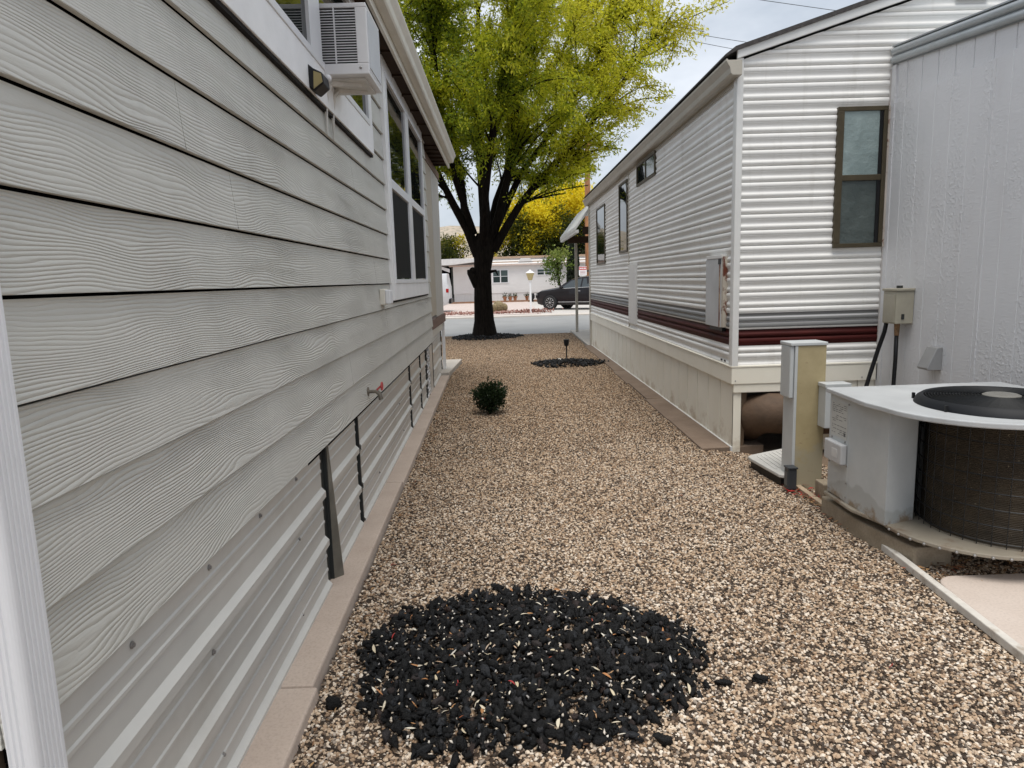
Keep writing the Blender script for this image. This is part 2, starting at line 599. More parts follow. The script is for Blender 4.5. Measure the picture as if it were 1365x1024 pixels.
DIRT = M('dry_earth', (0.17, 0.12, 0.08), 0.95, var=0.35, scale=2.5, bmp=0.4, bscale=30)
tag(grid_mesh('ground', [-1500, -60, -8, -2, 0, 2, 8, 60, 1500], [-200, -20, 0, 10, 18.9, 19.2, 19.45, 19.7, 31, 60, 400, 2600],
              lambda x, y: gz(y) - 0.05, DIRT), 'dry brown earth under the gravel and yards', 'ground')
tag(grid_mesh('street', [-160, -40, 0, 40, 160], [19.55, 22, 25, 28, 30.6], lambda x, y: -0.165 + 0.03 * math.sin((y - 19.55) / 11.05 * PI), ASPHALT),
    'grey asphalt street crossing behind the big tree', 'street')
KW = mat_concrete('pale_kerb', (0.50, 0.45, 0.40), (0.60, 0.55, 0.5), 1.2)
tag(MB().box(-160, 160, 30.6, 31.6, -0.3, -0.10).build('gutter_kerb', KW, bevel=0.02), 'pale rolled concrete kerb on the far side of the street', 'kerb', kind='structure')
PINK = M('pinkish_yard_gravel', (0.52, 0.44, 0.40), 0.95, var=0.2, scale=14, bmp=0.5, bscale=50, dirt=(0.36, 0.28, 0.24), dscale=9)
tag(grid_mesh('far_yard', [-160, -20, 0, 1.75], [31.6, 36, 42, 52], lambda x, y: -0.09, PINK), 'pale pink gravel yard in front of the white home across the street', 'yard', kind='structure')
DRIVE = mat_concrete('pale_driveway', (0.46, 0.43, 0.40), (0.55, 0.52, 0.48), 0.7)
tag(grid_mesh('driveway', [1.75, 9, 20, 160], [31.6, 36, 42, 52], lambda x, y: -0.11, DRIVE), 'pale concrete driveway under the dark car across the street', 'driveway', kind='structure')


def stone_gn(name, poly_mesh_obj, mat, density, smin, smax, seed, sub=2, zsq=0.62, lift=0.0, amp=0.9):
    """one object of countless stones: instances of a few lumpy pebbles spread over its own ground sheet"""
    g = bpy.data.node_groups.new(name + '_scatter', 'GeometryNodeTree')
    g.interface.new_socket('Geometry', in_out='INPUT', socket_type='NodeSocketGeometry')
    g.interface.new_socket('Geometry', in_out='OUTPUT', socket_type='NodeSocketGeometry')
    n = g.nodes.new; L = g.links.new
    gi, go = n('NodeGroupInput'), n('NodeGroupOutput')
    dp = n('GeometryNodeDistributePointsOnFaces')
    dp.inputs['Density'].default_value = density
    dp.inputs['Seed'].default_value = seed
    L(gi.outputs[0], dp.inputs['Mesh'])
    jv = n('GeometryNodeJoinGeometry')
    for k in range(6):
        ic = n('GeometryNodeMeshIcoSphere'); ic.inputs['Radius'].default_value = 1.0; ic.inputs['Subdivisions'].default_value = sub
        sp = n('GeometryNodeSetPosition')
        pos = n('GeometryNodeInputPosition')
        nz_ = n('ShaderNodeTexNoise'); nz_.noise_dimensions = '4D'
        nz_.inputs['W'].default_value = k * 7.3 + seed; nz_.inputs['Scale'].default_value = 0.75; nz_.inputs['Detail'].default_value = 2.0
        L(pos.outputs[0], nz_.inputs['Vector'])
        sub_ = n('ShaderNodeVectorMath'); sub_.operation = 'SUBTRACT'; sub_.inputs[1].default_value = (0.5, 0.5, 0.5)
        L(nz_.outputs['Color'], sub_.inputs[0])
        sc = n('ShaderNodeVectorMath'); sc.operation = 'SCALE'; sc.inputs['Scale'].default_value = 2.0 * amp
        L(sub_.outputs[0], sc.inputs[0])
        L(sc.outputs[0], sp.inputs['Offset'])
        L(ic.outputs['Mesh'], sp.inputs['Geometry'])
        tr = n('GeometryNodeTransform')
        rr = random.Random(k + seed)
        tr.inputs['Scale'].default_value = (1.0, rr.uniform(0.55, 0.85), zsq * rr.uniform(0.75, 1.1))
        L(sp.outputs[0], tr.inputs['Geometry'])
        sm = n('GeometryNodeSetMaterial'); sm.inputs['Material'].default_value = mat
        L(tr.outputs[0], sm.inputs['Geometry'])
        ti = n('GeometryNodeGeometryToInstance')
        L(sm.outputs[0], ti.inputs[0])
        L(ti.outputs[0], jv.inputs[0])
    io = n('GeometryNodeInstanceOnPoints')
    L(dp.outputs['Points'], io.inputs['Points'])
    L(jv.outputs[0], io.inputs['Instance'])
    io.inputs['Pick Instance'].default_value = True
    rv = n('FunctionNodeRandomValue'); rv.data_type = 'FLOAT_VECTOR'
    rv.inputs[0].default_value = (-0.5, -0.5, 0); rv.inputs[1].default_value = (0.5, 0.5, 6.283)
    rv.inputs['Seed'].default_value = seed + 3
    L(rv.outputs[0], io.inputs['Rotation'])
    rs = n('FunctionNodeRandomValue'); rs.data_type = 'FLOAT'
    rs.inputs[2].default_value = smin; rs.inputs[3].default_value = smax
    rs.inputs['Seed'].default_value = seed + 9
    L(rs.outputs[1], io.inputs['Scale'])
    tl = n('GeometryNodeTranslateInstances')
    rt = n('FunctionNodeRandomValue'); rt.data_type = 'FLOAT_VECTOR'
    rt.inputs[0].default_value = (0, 0, lift - 0.004); rt.inputs[1].default_value = (0, 0, lift + 0.006)
    tl.inputs['Local Space'].default_value = False
    L(io.outputs[0], tl.inputs['Instances']); L(rt.outputs[0], tl.inputs['Translation'])
    jn = n('GeometryNodeJoinGeometry')
    L(gi.outputs[0], jn.inputs[0]); L(tl.outputs[0], jn.inputs[0])
    L(jn.outputs[0], go.inputs[0])
    md = poly_mesh_obj.modifiers.new('scatter', 'NODES')
    md.node_group = g
    return poly_mesh_obj


GBASE = M('gravel_fines', (0.035, 0.023, 0.014), 0.95, var=0.4, scale=40)
STOPS = [(0.0, (0.018, 0.014, 0.011)), (0.13, (0.07, 0.043, 0.027)), (0.22, (0.21, 0.15, 0.105)), (0.32, (0.50, 0.36, 0.24)),
         (0.46, (0.64, 0.51, 0.37)), (0.55, (0.27, 0.165, 0.09)), (0.67, (0.72, 0.60, 0.46)), (0.82, (0.88, 0.80, 0.69)), (0.90, (0.33, 0.28, 0.23)), (0.96, (0.045, 0.037, 0.03)), (1.0, (0.02, 0.018, 0.016))]
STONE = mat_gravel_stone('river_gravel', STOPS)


def kx(y):           # outer edge of the left kerb strip
    return -0.690 - 0.0175 * y


def sheet(rows, zoff=-0.006):
    """rows: (y, x0, x1)"""
    vs, fs = [], []
    for y, a, b in rows: vs += [(a, y, gz(y) + zoff), (b, y, gz(y) + zoff)]
    for i in range(len(rows) - 1): fs.append((2 * i, 2 * i + 1, 2 * i + 3, 2 * i + 2))
    return MB().add(vs, fs)


def rx(y):           # left edge of the right-hand brown strip / edging
    if y < 3.6: return 1.80 + 0.055 * y
    if y < 5.0: return 1.995
    if y < 5.9: return 1.70 + 0.06
    return min(1.675 + 0.012 * (y - 5.8), 1.78)


near = sheet([(-1.5, kx(-1.5), 2.9), (0.0, kx(0), 2.9), (3.6, kx(3.6), 2.9), (5.2, kx(5.2), 2.45), (5.65, kx(5.6), 1.9)]).build('gravel', GBASE)
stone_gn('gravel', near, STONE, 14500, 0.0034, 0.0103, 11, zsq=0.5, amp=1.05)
tag(near, 'tan and white river gravel covering the near part of the alley', 'gravel', kind='stuff')
far = sheet([(5.65, kx(5.65), 1.80), (8.7, kx(8.7), 1.82), (10.6, kx(10.6), 1.80), (12.7, kx(12.7), 1.78), (12.71, -3.6, 1.78), (15.2, -4.0, 1.80), (18.9, -4.5, 1.86), (19.3, -4.5, 1.9), (19.62, -4.5, 1.9)]).build('gravel', GBASE)
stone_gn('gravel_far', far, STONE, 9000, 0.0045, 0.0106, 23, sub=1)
tag(far, 'tan river gravel of the far part of the alley out to the street', 'gravel', kind='stuff')

# kerb strips -------------------------------------------------------
mb = MB()
ys = [0.6, 1.9, 2.35, 4.95, 7.6, 10.75]
for i in range(len(ys) - 1):
    a, b = ys[i] + 0.004, ys[i + 1] - 0.004
    j = (0.0, 0.012, -0.008, 0.004, 0.0)[i]
    mb.hexa([(-1.3, a, -0.06), (kx(a) + j, a, -0.06), (kx(b) + j, b, -0.06), (-1.3, b, -0.06),
             (-1.3, a, 0.035), (kx(a) + j - 0.012, a, 0.035), (kx(b) + j - 0.012, b, 0.035), (-1.3, b, 0.035)])
tag(mb.build('kerb_strip', KERB, bevel=0.008), 'pinkish concrete mowing strip along the grey home', 'kerb', kind='structure')
mb = MB()
ys = [5.72, 7.0, 8.2, 9.5, 10.8, 12.1, 13.6, 15.1]
for i in range(len(ys) - 1):
    a, b = ys[i] + 0.003, ys[i + 1] - 0.003
    j = random.uniform(-0.02, 0.02)
    xa, xb = 1.675 + 0.011 * (a - 5.8) + j, 1.675 + 0.011 * (b - 5.8) + j
    mb.hexa([(xa, a, -0.06), (2.2, a, -0.06), (2.2, b, -0.06), (xb, b, -0.06),
             (xa, a, 0.018 + j * 0.3), (2.2, a, 0.03), (2.2, b, 0.03), (xb, b, 0.018 + j * 0.3)])
tag(mb.build('paver_strip', KERB2, bevel=0.006), 'brown concrete paver strip along the white trailer skirting', 'kerb', kind='structure')
tag(MB().prism([(1.86, 15.2), (9, 15.2), (9, 19.75), (1.90, 19.75)], 'z', -0.3, 0.012).build('walkway', CONC, bevel=0.01),
    'pale concrete walk under the porch awning of the trailer', 'walkway', kind='structure')
# slab with rounded corner by the AC unit
pts = [(1.975, 2.45)]
pts += [(2.02, 3.0)] + [(2.13 + 0.11 * math.cos(a), 3.0 + 0.115 * math.sin(a)) for a in np.radians([160, 140, 120, 105, 90])] + [(3.1, 3.115), (3.1, -1.5), (1.79, -1.5)]
tag(MB().prism(pts, 'z', -0.08, 0.022).build('patio_slab', mat_concrete('patio_concrete', (0.50, 0.42, 0.36), (0.58, 0.50, 0.44), 2.0), bevel=0.01),
    'pale pinkish concrete slab at the lower right beside the white edging', 'patio', kind='structure')

# hills: rolling dry slope with scrub ------------------------------------------------
m, t, b = newmat('dry_hill')
n1 = noise(t, 0.02, 6, 0.65); n2 = noise(t, 0.35, 5, 0.7)
cc = ramp(t, n1, [(0.3, (0.34, 0.27, 0.20)), (0.7, (0.46, 0.39, 0.31))])
cc = mixc(t, ramp(t, n2, [(0.48, 0.0), (0.62, 0.85)]), cc, (0.13, 0.13, 0.085))
t.links.new(cc, b.inputs['Base Color']); b.inputs['Roughness'].default_value = 1.0
xs = list(np.linspace(-500, 500, 81)); ysn = list(np.linspace(140, 520, 40))


def hz(x, y):
    t_ = max(0.0, (y - 140) / 160.0)
    h = 16.5 * (min(t_, 1.3) ** 1.25) * (1 + 0.22 * math.sin(x * 0.011 + 1.0) + 0.10 * math.sin(x * 0.037 + 2.2) + 0.05 * math.sin(x * 0.11 + y * 0.05))
    if y > 360: h *= max(0.55, 1 - (y - 360) / 400.0)
    return h - 0.4


tag(grid_mesh('hills', xs, ysn, hz, m), 'dry tan hillside with dark scrub far behind the homes', 'hill', kind='structure')

# ================================================================== LEFT: grey manufactured home
HX = lambda p: (-0.862 - 0.009 * p[1] + p[0], p[1], p[2])
SX = lambda p: (-0.845 - 0.018 * p[1] + p[0], p[1], p[2])
home = thing('manufactured_home', 'grey wood-grain sided manufactured home with white window trim and ribbed metal skirting', 'house', (-0.9, 1.1, 0))
P0, DZ = 0.737, 0.1905
Y0, Y1 = 1.068, 8.95
joints = {6: [1.978], 1: [3.92], 5: [2.32, 6.0], 0: [6.3], 2: [5.3], 3: [7.1], 4: [4.9], 7: [4.3], 8: [6.6], 9: [3.1], 10: [5.1], 11: [7.4], 12: [4.0]}
mb = MB(HX)
for k in range(14):
    z0 = P0 + DZ * k
    cuts = [Y0] + sorted(joints.get(k, [])) + [Y1]
    zt = min(z0 + DZ + 0.02, 3.29)
    for i in range(len(cuts) - 1):
        a = cuts[i] + (0.0015 if i else 0); b = cuts[i + 1] - (0.0015 if i < len(cuts) - 2 else 0)
        mb.prism([(0.020, z0 + 0.002), (0.0195, z0), (0.004, zt - 0.0275), (-0.006, zt - 0.0275), (0.004, z0)], 'y', a, b)
mb.build('siding', CEDAR, home)
mb = MB(HX)
mb.box(-4.2, -0.010, 1.084, 8.94, 0.70, 3.3)
mb.build('wall_core', DARK, home)
mb = MB(HX)
for k in range(14):
    z0 = P0 + DZ * k
    mb.prism([(1.066, z0), (1.076, z0 + DZ + 0.012), (1.082, z0 + DZ + 0.012), (1.076, z0)], 'x', -4.2, -0.001)
mb.build('end_siding', CEDAR, home)
MB(HX).box(-4.2, -0.014, 1.07, 1.085, 0.0, 0.735).build('end_skirting', M('brown_end_skirting', (0.06, 0.04, 0.025), 0.8, var=0.4), home)
# eave: soffit with rafters, fascia, gutter, roof
mb = MB()
mb.hexa([(-1.3, 1.0, 3.262), (-0.772, 1.0, 3.222), (-0.772, 10.75, 3.222), (-1.3, 10.75, 3.262),
         (-1.3, 1.0, 3.30), (-0.772, 1.0, 3.26), (-0.772, 10.75, 3.26), (-1.3, 10.75, 3.30)])
y = 1.2
while y < 10.7:
    mb.box(-1.05, -0.775, y, y + 0.05, 3.214, 3.245); y += 0.3 if y > 8.8 else 0.61
mb.build('soffit', SOFFIT, home)
MB().box(-0.775, -0.752, 0.9, 10.78, 3.19, 3.37).build('fascia', CREAM, home, bevel=0.003)
prof = [(-0.750, 3.25), (-0.690, 3.25), (-0.680, 3.262), (-0.672, 3.30), (-0.648, 3.335), (-0.642, 3.345), (-0.642, 3.362), (-0.650, 3.362), (-0.655, 3.350), (-0.750, 3.350)]
MB().prism(prof, 'y', 0.9, 10.66).build('gutter', CREAM, home, bevel=0.002)
MB().prism([(-0.72, 3.375), (-0.72, 3.395), (-3.0, 3.95), (-5.2, 3.42), (-5.2, 3.38), (-3.0, 3.91)], 'y', 0.85, 10.8).build('roof', SHINGLE, home)

# downspout: fluted
pr = []
x0, x1, ya, yb = -0.862, -0.817, 1.062, 1.142
pr.append((x0, ya))
nfl = 3
for i in range(nfl):
    u0 = x0 + (x1 - 0.014 - x0) * (i + 0.2) / nfl; u1 = x0 + (x1 - 0.014 - x0) * (i + 0.75) / nfl
    pr += [(u0, ya), (u0 + 0.002, ya + 0.003), (u1 - 0.002, ya + 0.003), (u1, ya)]
pr += [(x1 - 0.014 + 0.014 * math.sin(a), ya + 0.014 - 0.014 * math.cos(a)) for a in np.linspace(0.0, PI / 2, 6)]
nfl = 5
for i in range(nfl):
    u0 = ya + 0.016 + (yb - ya - 0.024) * (i + 0.25) / nfl; u1 = ya + 0.016 + (yb - ya - 0.024) * (i + 0.72) / nfl
    pr += [(x1, u0), (x1 - 0.003, u0 + 0.002), (x1 - 0.003, u1 - 0.002), (x1, u1)]
pr += [(x1, yb - 0.004), (x1 - 0.004, yb), (x0, yb)]
MB().prism(pr, 'z', 0.12, 3.26).build('downspout', VINYL, home)


# windows ---------------------------------------------------------
def win(y0, y1, z0, z1, cols, rows, bot=0.155, side=0.12, top=0.10, lab=None):
    w = MB(HX)
    w.box(0.002, 0.040, y0, y1, z0, z0 + bot)
    w.box(0.002, 0.040, y0, y1, z1 - top, z1)
    w.box(0.002, 0.039, y0, y0 + side, z0 + bot, z1 - top)
    w.box(0.002, 0.039, y1 - side, y1, z0 + bot, z1 - top)
    o = w.build('window', WHITE, home, bevel=0.003)
    MB(HX).box(0.0, 0.031, y0 + 0.002, y1 - 0.002, z0 - 0.017, z0 - 0.0008).build('trim_shadow_strip', TRIMSHADE, o)  # dark strip added below the trim to stand in for its shadow line
    fr = MB(HX)
    ya, yb, za, zb = y0 + side, y1 - side, z0 + bot, z1 - top
    t_ = 0.035
    fr.box(-0.004, 0.046, ya, yb, za, za + t_); fr.box(-0.004, 0.046, ya, yb, zb - t_, zb)
    fr.box(-0.004, 0.045, ya, ya + t_, za + t_, zb - t_); fr.box(-0.004, 0.045, yb - t_, yb, za + t_, zb - t_)
    for c0, c1 in cols[1]: fr.box(-0.004, 0.044, c0, c1, za + t_, zb - t_)
    for r0, r1 in rows[1]:
        e = [ya + t_] + [q for c in cols[1] for q in c] + [yb - t_]
        for i in range(0, len(e), 2): fr.box(-0.004, 0.043, e[i], e[i + 1], r0, r1)
    fr.build('frame', VINYL, o, bevel=0.002)
    e = [ya + t_] + [q for c in cols[1] for q in c] + [yb - t_]
    zr = [za + t_] + [q for r in rows[1] for q in r] + [zb - t_]
    for i in range(0, len(e), 2):
        for j in range(0, len(zr), 2):
            MB(HX).box(0.0215, 0.0265, e[i], e[i + 1], zr[j], zr[j + 1]).build('pane', GLASS, o)
            if rows[0] and j == 0:
                MB(HX).box(0.0275, 0.0285, e[i] + 0.012, e[i + 1] - 0.012, zr[j] + 0.012, zr[j + 1] - 0.012).build('screen', SCREEN, o)
    return o


win(1.3, 4.98, 2.385, 3.25, (1, [(3.375, 3.585)]), (0, []), bot=0.17, side=0.12, top=0.06)
win(5.56, 8.40, 1.36, 3.235, (1, [(6.83, 7.07)]), (1, [(2.262, 2.335)]), bot=0.135, side=0.125, top=0.10)

# outlet cover box, hose tap
o = MB(HX).box(0.012, 0.05, 5.02, 5.17, 1.345, 1.46).build('outlet_box', CREAM, home, bevel=0.006)
MB(HX).box(0.05, 0.088, 5.03, 5.165, 1.35, 1.452).build('outlet_cover', VINYL, o, bevel=0.008)
tp = MB(HX)
tp.tube([(0.015, 4.36, 0.815), (0.075, 4.36, 0.815)], 0.011, 10)
tp.tube([(0.06, 4.36, 0.822), (0.085, 4.362, 0.80), (0.095, 4.365, 0.762)], [0.012, 0.014, 0.015], 10)
tp.lathe([(0.003, 0.0), (0.03, 0.0), (0.03, 0.006), (0.003, 0.006)], HX((0.012, 4.36, 0.815)) and (0.012, 4.36, 0.815), 16, 'x')
tpo = tp.build('hose_tap', M('old_grey_brass', (0.19, 0.17, 0.14), 0.5, metal=0.5, var=0.3, scale=40), home, smooth=True, flat_angle=40)
hw = MB(HX)
hw.tube([(0.072, 4.36, 0.825), (0.098, 4.36, 0.848)], 0.006, 8)
hw.lathe([(0.026, 0), (0.030, 0.006), (0.026, 0.010), (0.02, 0.006), (0.026, 0)], (0.10, 4.36, 0.848), 14, 'x')
for a in range(3):
    ca, sa = math.cos(a * PI / 3), math.sin(a * PI / 3)
    hw.tube([(0.104, 4.36 - 0.026 * ca, 0.848 - 0.026 * sa), (0.104, 4.36 + 0.026 * ca, 0.848 + 0.026 * sa)], 0.004, 6)
hw.build('tap_handle', M('faded_red_paint', (0.42, 0.06, 0.06), 0.5, var=0.2), tpo)

# skirting ----------------------------------------------------------
def ribprof(z0, z1):
    """(o, z) outline of ribbed sheet from top to bottom"""
    pts = [(0.0, z1)]
    evs = []
    for zc in (0.505, 0.262, 0.035): evs.append(('M', zc))
    for zc in (0.668, 0.618, 0.435, 0.365, 0.192, 0.122): evs.append(('m', zc))
    for kd, zc in sorted(evs, key=lambda e: -e[1]):
        if zc > z1 - 0.02 or zc < z0 - 0.0: continue
        if kd == 'M': pts += [(0.0, zc + 0.034), (0.019, zc + 0.014), (0.019, zc - 0.014), (0.0, zc - 0.030)]
        else: pts += [(0.0, zc + 0.010), (0.004, zc + 0.005), (0.004, zc - 0.005), (0.0, zc - 0.010)]
    pts.append((0.0, min(z0, pts[-1][1] - 0.001)))
    return pts


screwY = {0: [(1.466, .703), (1.899, .700), (2.345, .698), (2.80, .697), (1.87, .452), (2.776, .442), (1.867, .124), (2.739, .121)],
          1: [], 2: [(4.45, .70), (4.95, .69), (5.4, .70), (6.1, .70), (4.9, .40), (6.0, .44), (4.8, .155), (6.2, .155)], 3: [(7.1, .70), (7.5, .70)], 4: [], 5: []}
spans = [(1.072, 3.20), (3.325, 4.05), (4.125, 6.77), (6.86, 7.80), (7.88, 8.50), (9.55, 11.2)]
for i, (a, b) in enumerate(spans):
    zt = 0.735 if i < 5 else 0.82
    pn = MB(SX)
    pf = ribprof(0.0, zt)
    pn.prism(pf + [(p[0] - 0.004, p[1]) for p in pf[::-1]], 'y', a, b)
    po = pn.build('skirting_panel', METALSK, home)
    for (sy, sz) in screwY[i]:
        sc = MB(SX)
        sc.lathe([(0.009, 0.0), (0.009, 0.002), (0.0052, 0.003), (0.0052, 0.007), (0.001, 0.008)], (0.001, sy, sz), 10, 'x')
        sc.build('screw', STEEL, po)
for a, b in ((3.205, 3.30), (4.055, 4.115), (6.775, 6.85), (7.805, 7.87), (8.505, 8.56), (9.42, 9.54), (11.2, 11.28)):
    ch = MB(SX)
    ch.box(-0.03, -0.008, a - 0.01, b + 0.01, 0.0, 0.735)
    ch.box(-0.008, 0.010, b - 0.018, b + 0.004, -0.0, 0.735)
    ch.build('skirting_channel', CHANNEL, home)
# loose flashing leaning out at the foot
fl = MB(SX)
fl.hexa([(0.012, 3.296, 0.74), (0.016, 3.312, 0.74), (0.016, 3.316, 0.74), (0.010, 3.30, 0.74),
         (0.010, 3.285, 0.035), (0.048, 3.325, 0.035), (0.048, 3.332, 0.035), (0.008, 3.293, 0.035)])
fl.build('loose_flashing', M('weathered_galvanised', (0.17, 0.16, 0.135), 0.5, metal=0.4, var=0.3), home)
# lattice vent strip
lt = MB(SX)
for k in range(7):
    z = 0.02 + k * 0.1
    for s in (0, 1):
        a0, a1 = (8.66, 9.0) if s == 0 else (9.0, 8.66)
        lt.hexa([(0.0, a0, z), (0.012, a0, z), (0.012, a1, z + 0.1), (0.0, a1, z + 0.1),
                 (0.0, a0, z + 0.035), (0.012, a0, z + 0.035), (0.012, a1, z + 0.135), (0.0, a1, z + 0.135)])
lt.build('lattice_vent', WHITE, home)
MB(SX).box(-0.02, -0.012, 8.58, 9.42, 0.0, 0.735).build('vent_backing', CHANNEL, home)
MB(SX).box(-0.01, 0.012, 9.02, 9.41, 0.0, 0.735).build('skirting_end_panel', METALSK, home)
# porch end of the home
MB().box(-4.5, -0.955, 9.06, 11.3, 0.86, 0.99).build('porch_beam', M('brown_rim_board', (0.14, 0.07, 0.045), 0.6, var=0.25, stretch=(1, 0.3, 6)), home, bevel=0.004)
MB().box(-4.5, -1.0, 9.06, 11.3, 0.735, 0.858).build('porch_trim', CREAM, home)
MB().box(-0.985, -0.975, 9.0, 10.05, 1.03, 3.10).build('porch_shade', M('beige_shade_cloth', (0.48, 0.43, 0.35), 0.85, var=0.08, stretch=(1, 4, 0.6)), home)
MB().box(-1.01, -0.972, 10.06, 11.18, 0.99, 3.09).build('porch_panel', M('weathered_white_board', (0.50, 0.48, 0.44), 0.6, var=0.12, stretch=(1, 6, 0.5)), home, bevel=0.004)
MB().box(-1.1, -0.96, 9.0, 11.25, 3.09, 3.19).build('porch_header', M('brown_header_beam', (0.16, 0.085, 0.05), 0.6, var=0.2), home)
MB().box(-1.02, -0.975, 11.2, 11.27, -0.02, 0.86).build('porch_post', WHITE, home)
tag(MB().prism([(-1.6, 10.8), (-0.895, 10.8), (-0.80, 12.6), (-1.6, 12.6)], 'z', -0.05, 0.075).build('concrete_step', CONC, bevel=0.01),
    'small pale concrete step at the far corner of the grey home', 'step')

# window AC -----------------------------------------------------------
ac = thing('window_air_conditioner', 'white window air conditioner with side louvres jutting from the grey home', 'air conditioner', (-0.76, 3.8, 2.53))
XA, XB, YA, YB, ZA, ZB = -0.905, -0.632, 3.62, 3.99, 2.535, 2.868
ACW = M('ac_white_plastic', (0.66, 0.66, 0.67), 0.4, var=0.04)
c = MB()
c.box(XA, XB, YA + 0.012, YB, ZA, ZA + 0.02)
c.box(XA, XB, YA + 0.012, YB, ZB - 0.015, ZB)
c.box(XA, XB - 0.002, YB - 0.012, YB - 0.001, ZA + 0.02, ZB - 0.015)
c.box(XB - 0.014, XB, YA + 0.012, YB, ZA + 0.02, ZB - 0.015)
# side frame
c.box(XA, XB, YA, YA + 0.011, ZA + 0.0, ZA + 0.052)
c.box(XA, XB, YA, YA + 0.011, ZB - 0.022, ZB)
c.box(XB - 0.055, XB, YA, YA + 0.011, ZA + 0.052, ZB - 0.022)
c.box(XA, XA + 0.045, YA, YA + 0.011, ZA + 0.12, ZB - 0.022)
c.box(XA, XA + 0.015, YA, YA + 0.011, ZA + 0.052, ZA + 0.12)
c.build('case', ACW, ac, bevel=0.004)
lv = MB()
zc = ZA + 0.062
while zc < ZB - 0.026:
    xa = XA + (0.015 if zc < ZA + 0.118 else 0.045)
    lv.hexa([(xa, YA + 0.002, zc - 0.0035), (XB - 0.055, YA + 0.002, zc - 0.0035), (XB - 0.055, YA + 0.012, zc), (xa, YA + 0.012, zc),
             (xa, YA + 0.002, zc + 0.001), (XB - 0.055, YA + 0.002, zc + 0.001), (XB - 0.055, YA + 0.012, zc + 0.0045), (xa, YA + 0.012, zc + 0.0045)])
    zc += 0.0125
lv.box(-0.795, -0.788, YA - 0.001, YA + 0.005, ZA + 0.052, ZB - 0.022)
lv.build('louvre', ACW, ac)
MB().box(XA + 0.02, XB - 0.02, YA + 0.05, YB - 0.02, ZA + 0.03, ZB - 0.03).build('coil_core', M('ac_inner_metal', (0.05, 0.05, 0.048), 0.5, metal=0.4, var=0.5, scale=25), ac)
for xx in (XA + 0.02, XB - 0.04):
    MB().lathe([(0.007, 0.0), (0.007, -0.002), (0.003, -0.004), (0.001, -0.004)], (xx, YA - 0.0005, ZA + 0.03), 10, 'y').build('screw', STEEL, ac)
MB().box(XB + 0.0005, XB + 0.004, YA + 0.03, YB - 0.03, ZA + 0.035, ZB - 0.03).build('rear_panel', M('ac_rear_grey', (0.50, 0.52, 0.55), 0.5, var=0.05), ac)
bk = MB()
for (ym) in (3.66, 3.80):
    bk.tube([(-0.70, ym + 0.1, ZA - 0.012), (-0.84, ym + 0.04, ZA - 0.016), (-0.862, ym, ZA - 0.06), (-0.868, ym, 2.40), (-0.868, ym - 0.01, 2.255)], [0.017, 0.02, 0.019, 0.011, 0.003], 6)
bk.box(XA + 0.03, XB - 0.03, YA + 0.06, YB - 0.03, ZA - 0.012, ZA - 0.001)
bk.build('support_bracket', M('white_bracket_metal', (0.55, 0.53, 0.49), 0.45, var=0.12, scale=20), ac)
MB().box(XA - 0.01, XA + 0.012, YA - 0.012, YA + 0.03, ZA - 0.02, ZB + 0.02).build('foam_seal', BLACKPL, ac)
fl = thing('security_light', 'small black floodlight with yellowish lens under the window air conditioner', 'floodlight', (-0.85, 3.35, 2.43))
h = MB()
h.prism([(-0.86, 2.50), (-0.862, 2.40), (-0.83, 2.375), (-0.785, 2.41), (-0.79, 2.455), (-0.83, 2.475)], 'y', 3.30, 3.42)
h.build('housing', BLACKPL, fl, bevel=0.006)
MB().hexa([(-0.832, 3.298, 2.385), (-0.79, 3.298, 2.414), (-0.795, 3.298, 2.45), (-0.828, 3.298, 2.462),
           (-0.832, 3.302, 2.385), (-0.79, 3.302, 2.414), (-0.795, 3.302, 2.45), (-0.828, 3.302, 2.462)]).build('lens', M('yellowed_lens', (0.30, 0.24, 0.10), 0.3, var=0.1), fl)
MB().ball((-0.80, 3.45, 2.47), 0.018).build('sensor', ACW, fl, smooth=True)

# ================================================================== RIGHT: white trailer
TX, TY, TY2 = 1.92, 5.70, 15.15
trailer = thing('park_trailer', 'white ribbed aluminium trailer with a dark red stripe and vertical panel skirting', 'mobile home', (3.6, 5.8, 0))
PER = 0.126


def ribsec(z0, z1):
    """(out, z) ribbed siding profile, bottom to top"""
    base = [(0.000, 0.0), (0.011, 0.006), (0.016, 0.016), (0.0165, 0.026), (0.012, 0.036), (0.005, 0.041), (0.0035, 0.050), (0.005, 0.060),
            (0.010, 0.070), (0.0145, 0.078), (0.0125, 0.0805), (0.0165, 0.084), (0.018, 0.098), (0.0165, 0.110), (0.010, 0.118), (-0.008, 0.1205), (-0.008, 0.1240), (0.0, 0.1255)]
    pts, k = [], 0
    while z0 + k * PER < z1:
        for o, z in base:
            zz = z0 + k * PER + z
            if zz <= z1: pts.append((o * 0.85, zz))
        k += 1
    return pts


sec = ribsec(0.71, 3.06)
w = MB()
ys = [TY + 0.02, TY2]
w.strip([(TX - o, z) for o, z in sec], 'y', TY + 0.02, TY2)
w.build('side_siding', TRAIL, trailer, smooth=True, flat_angle=50)
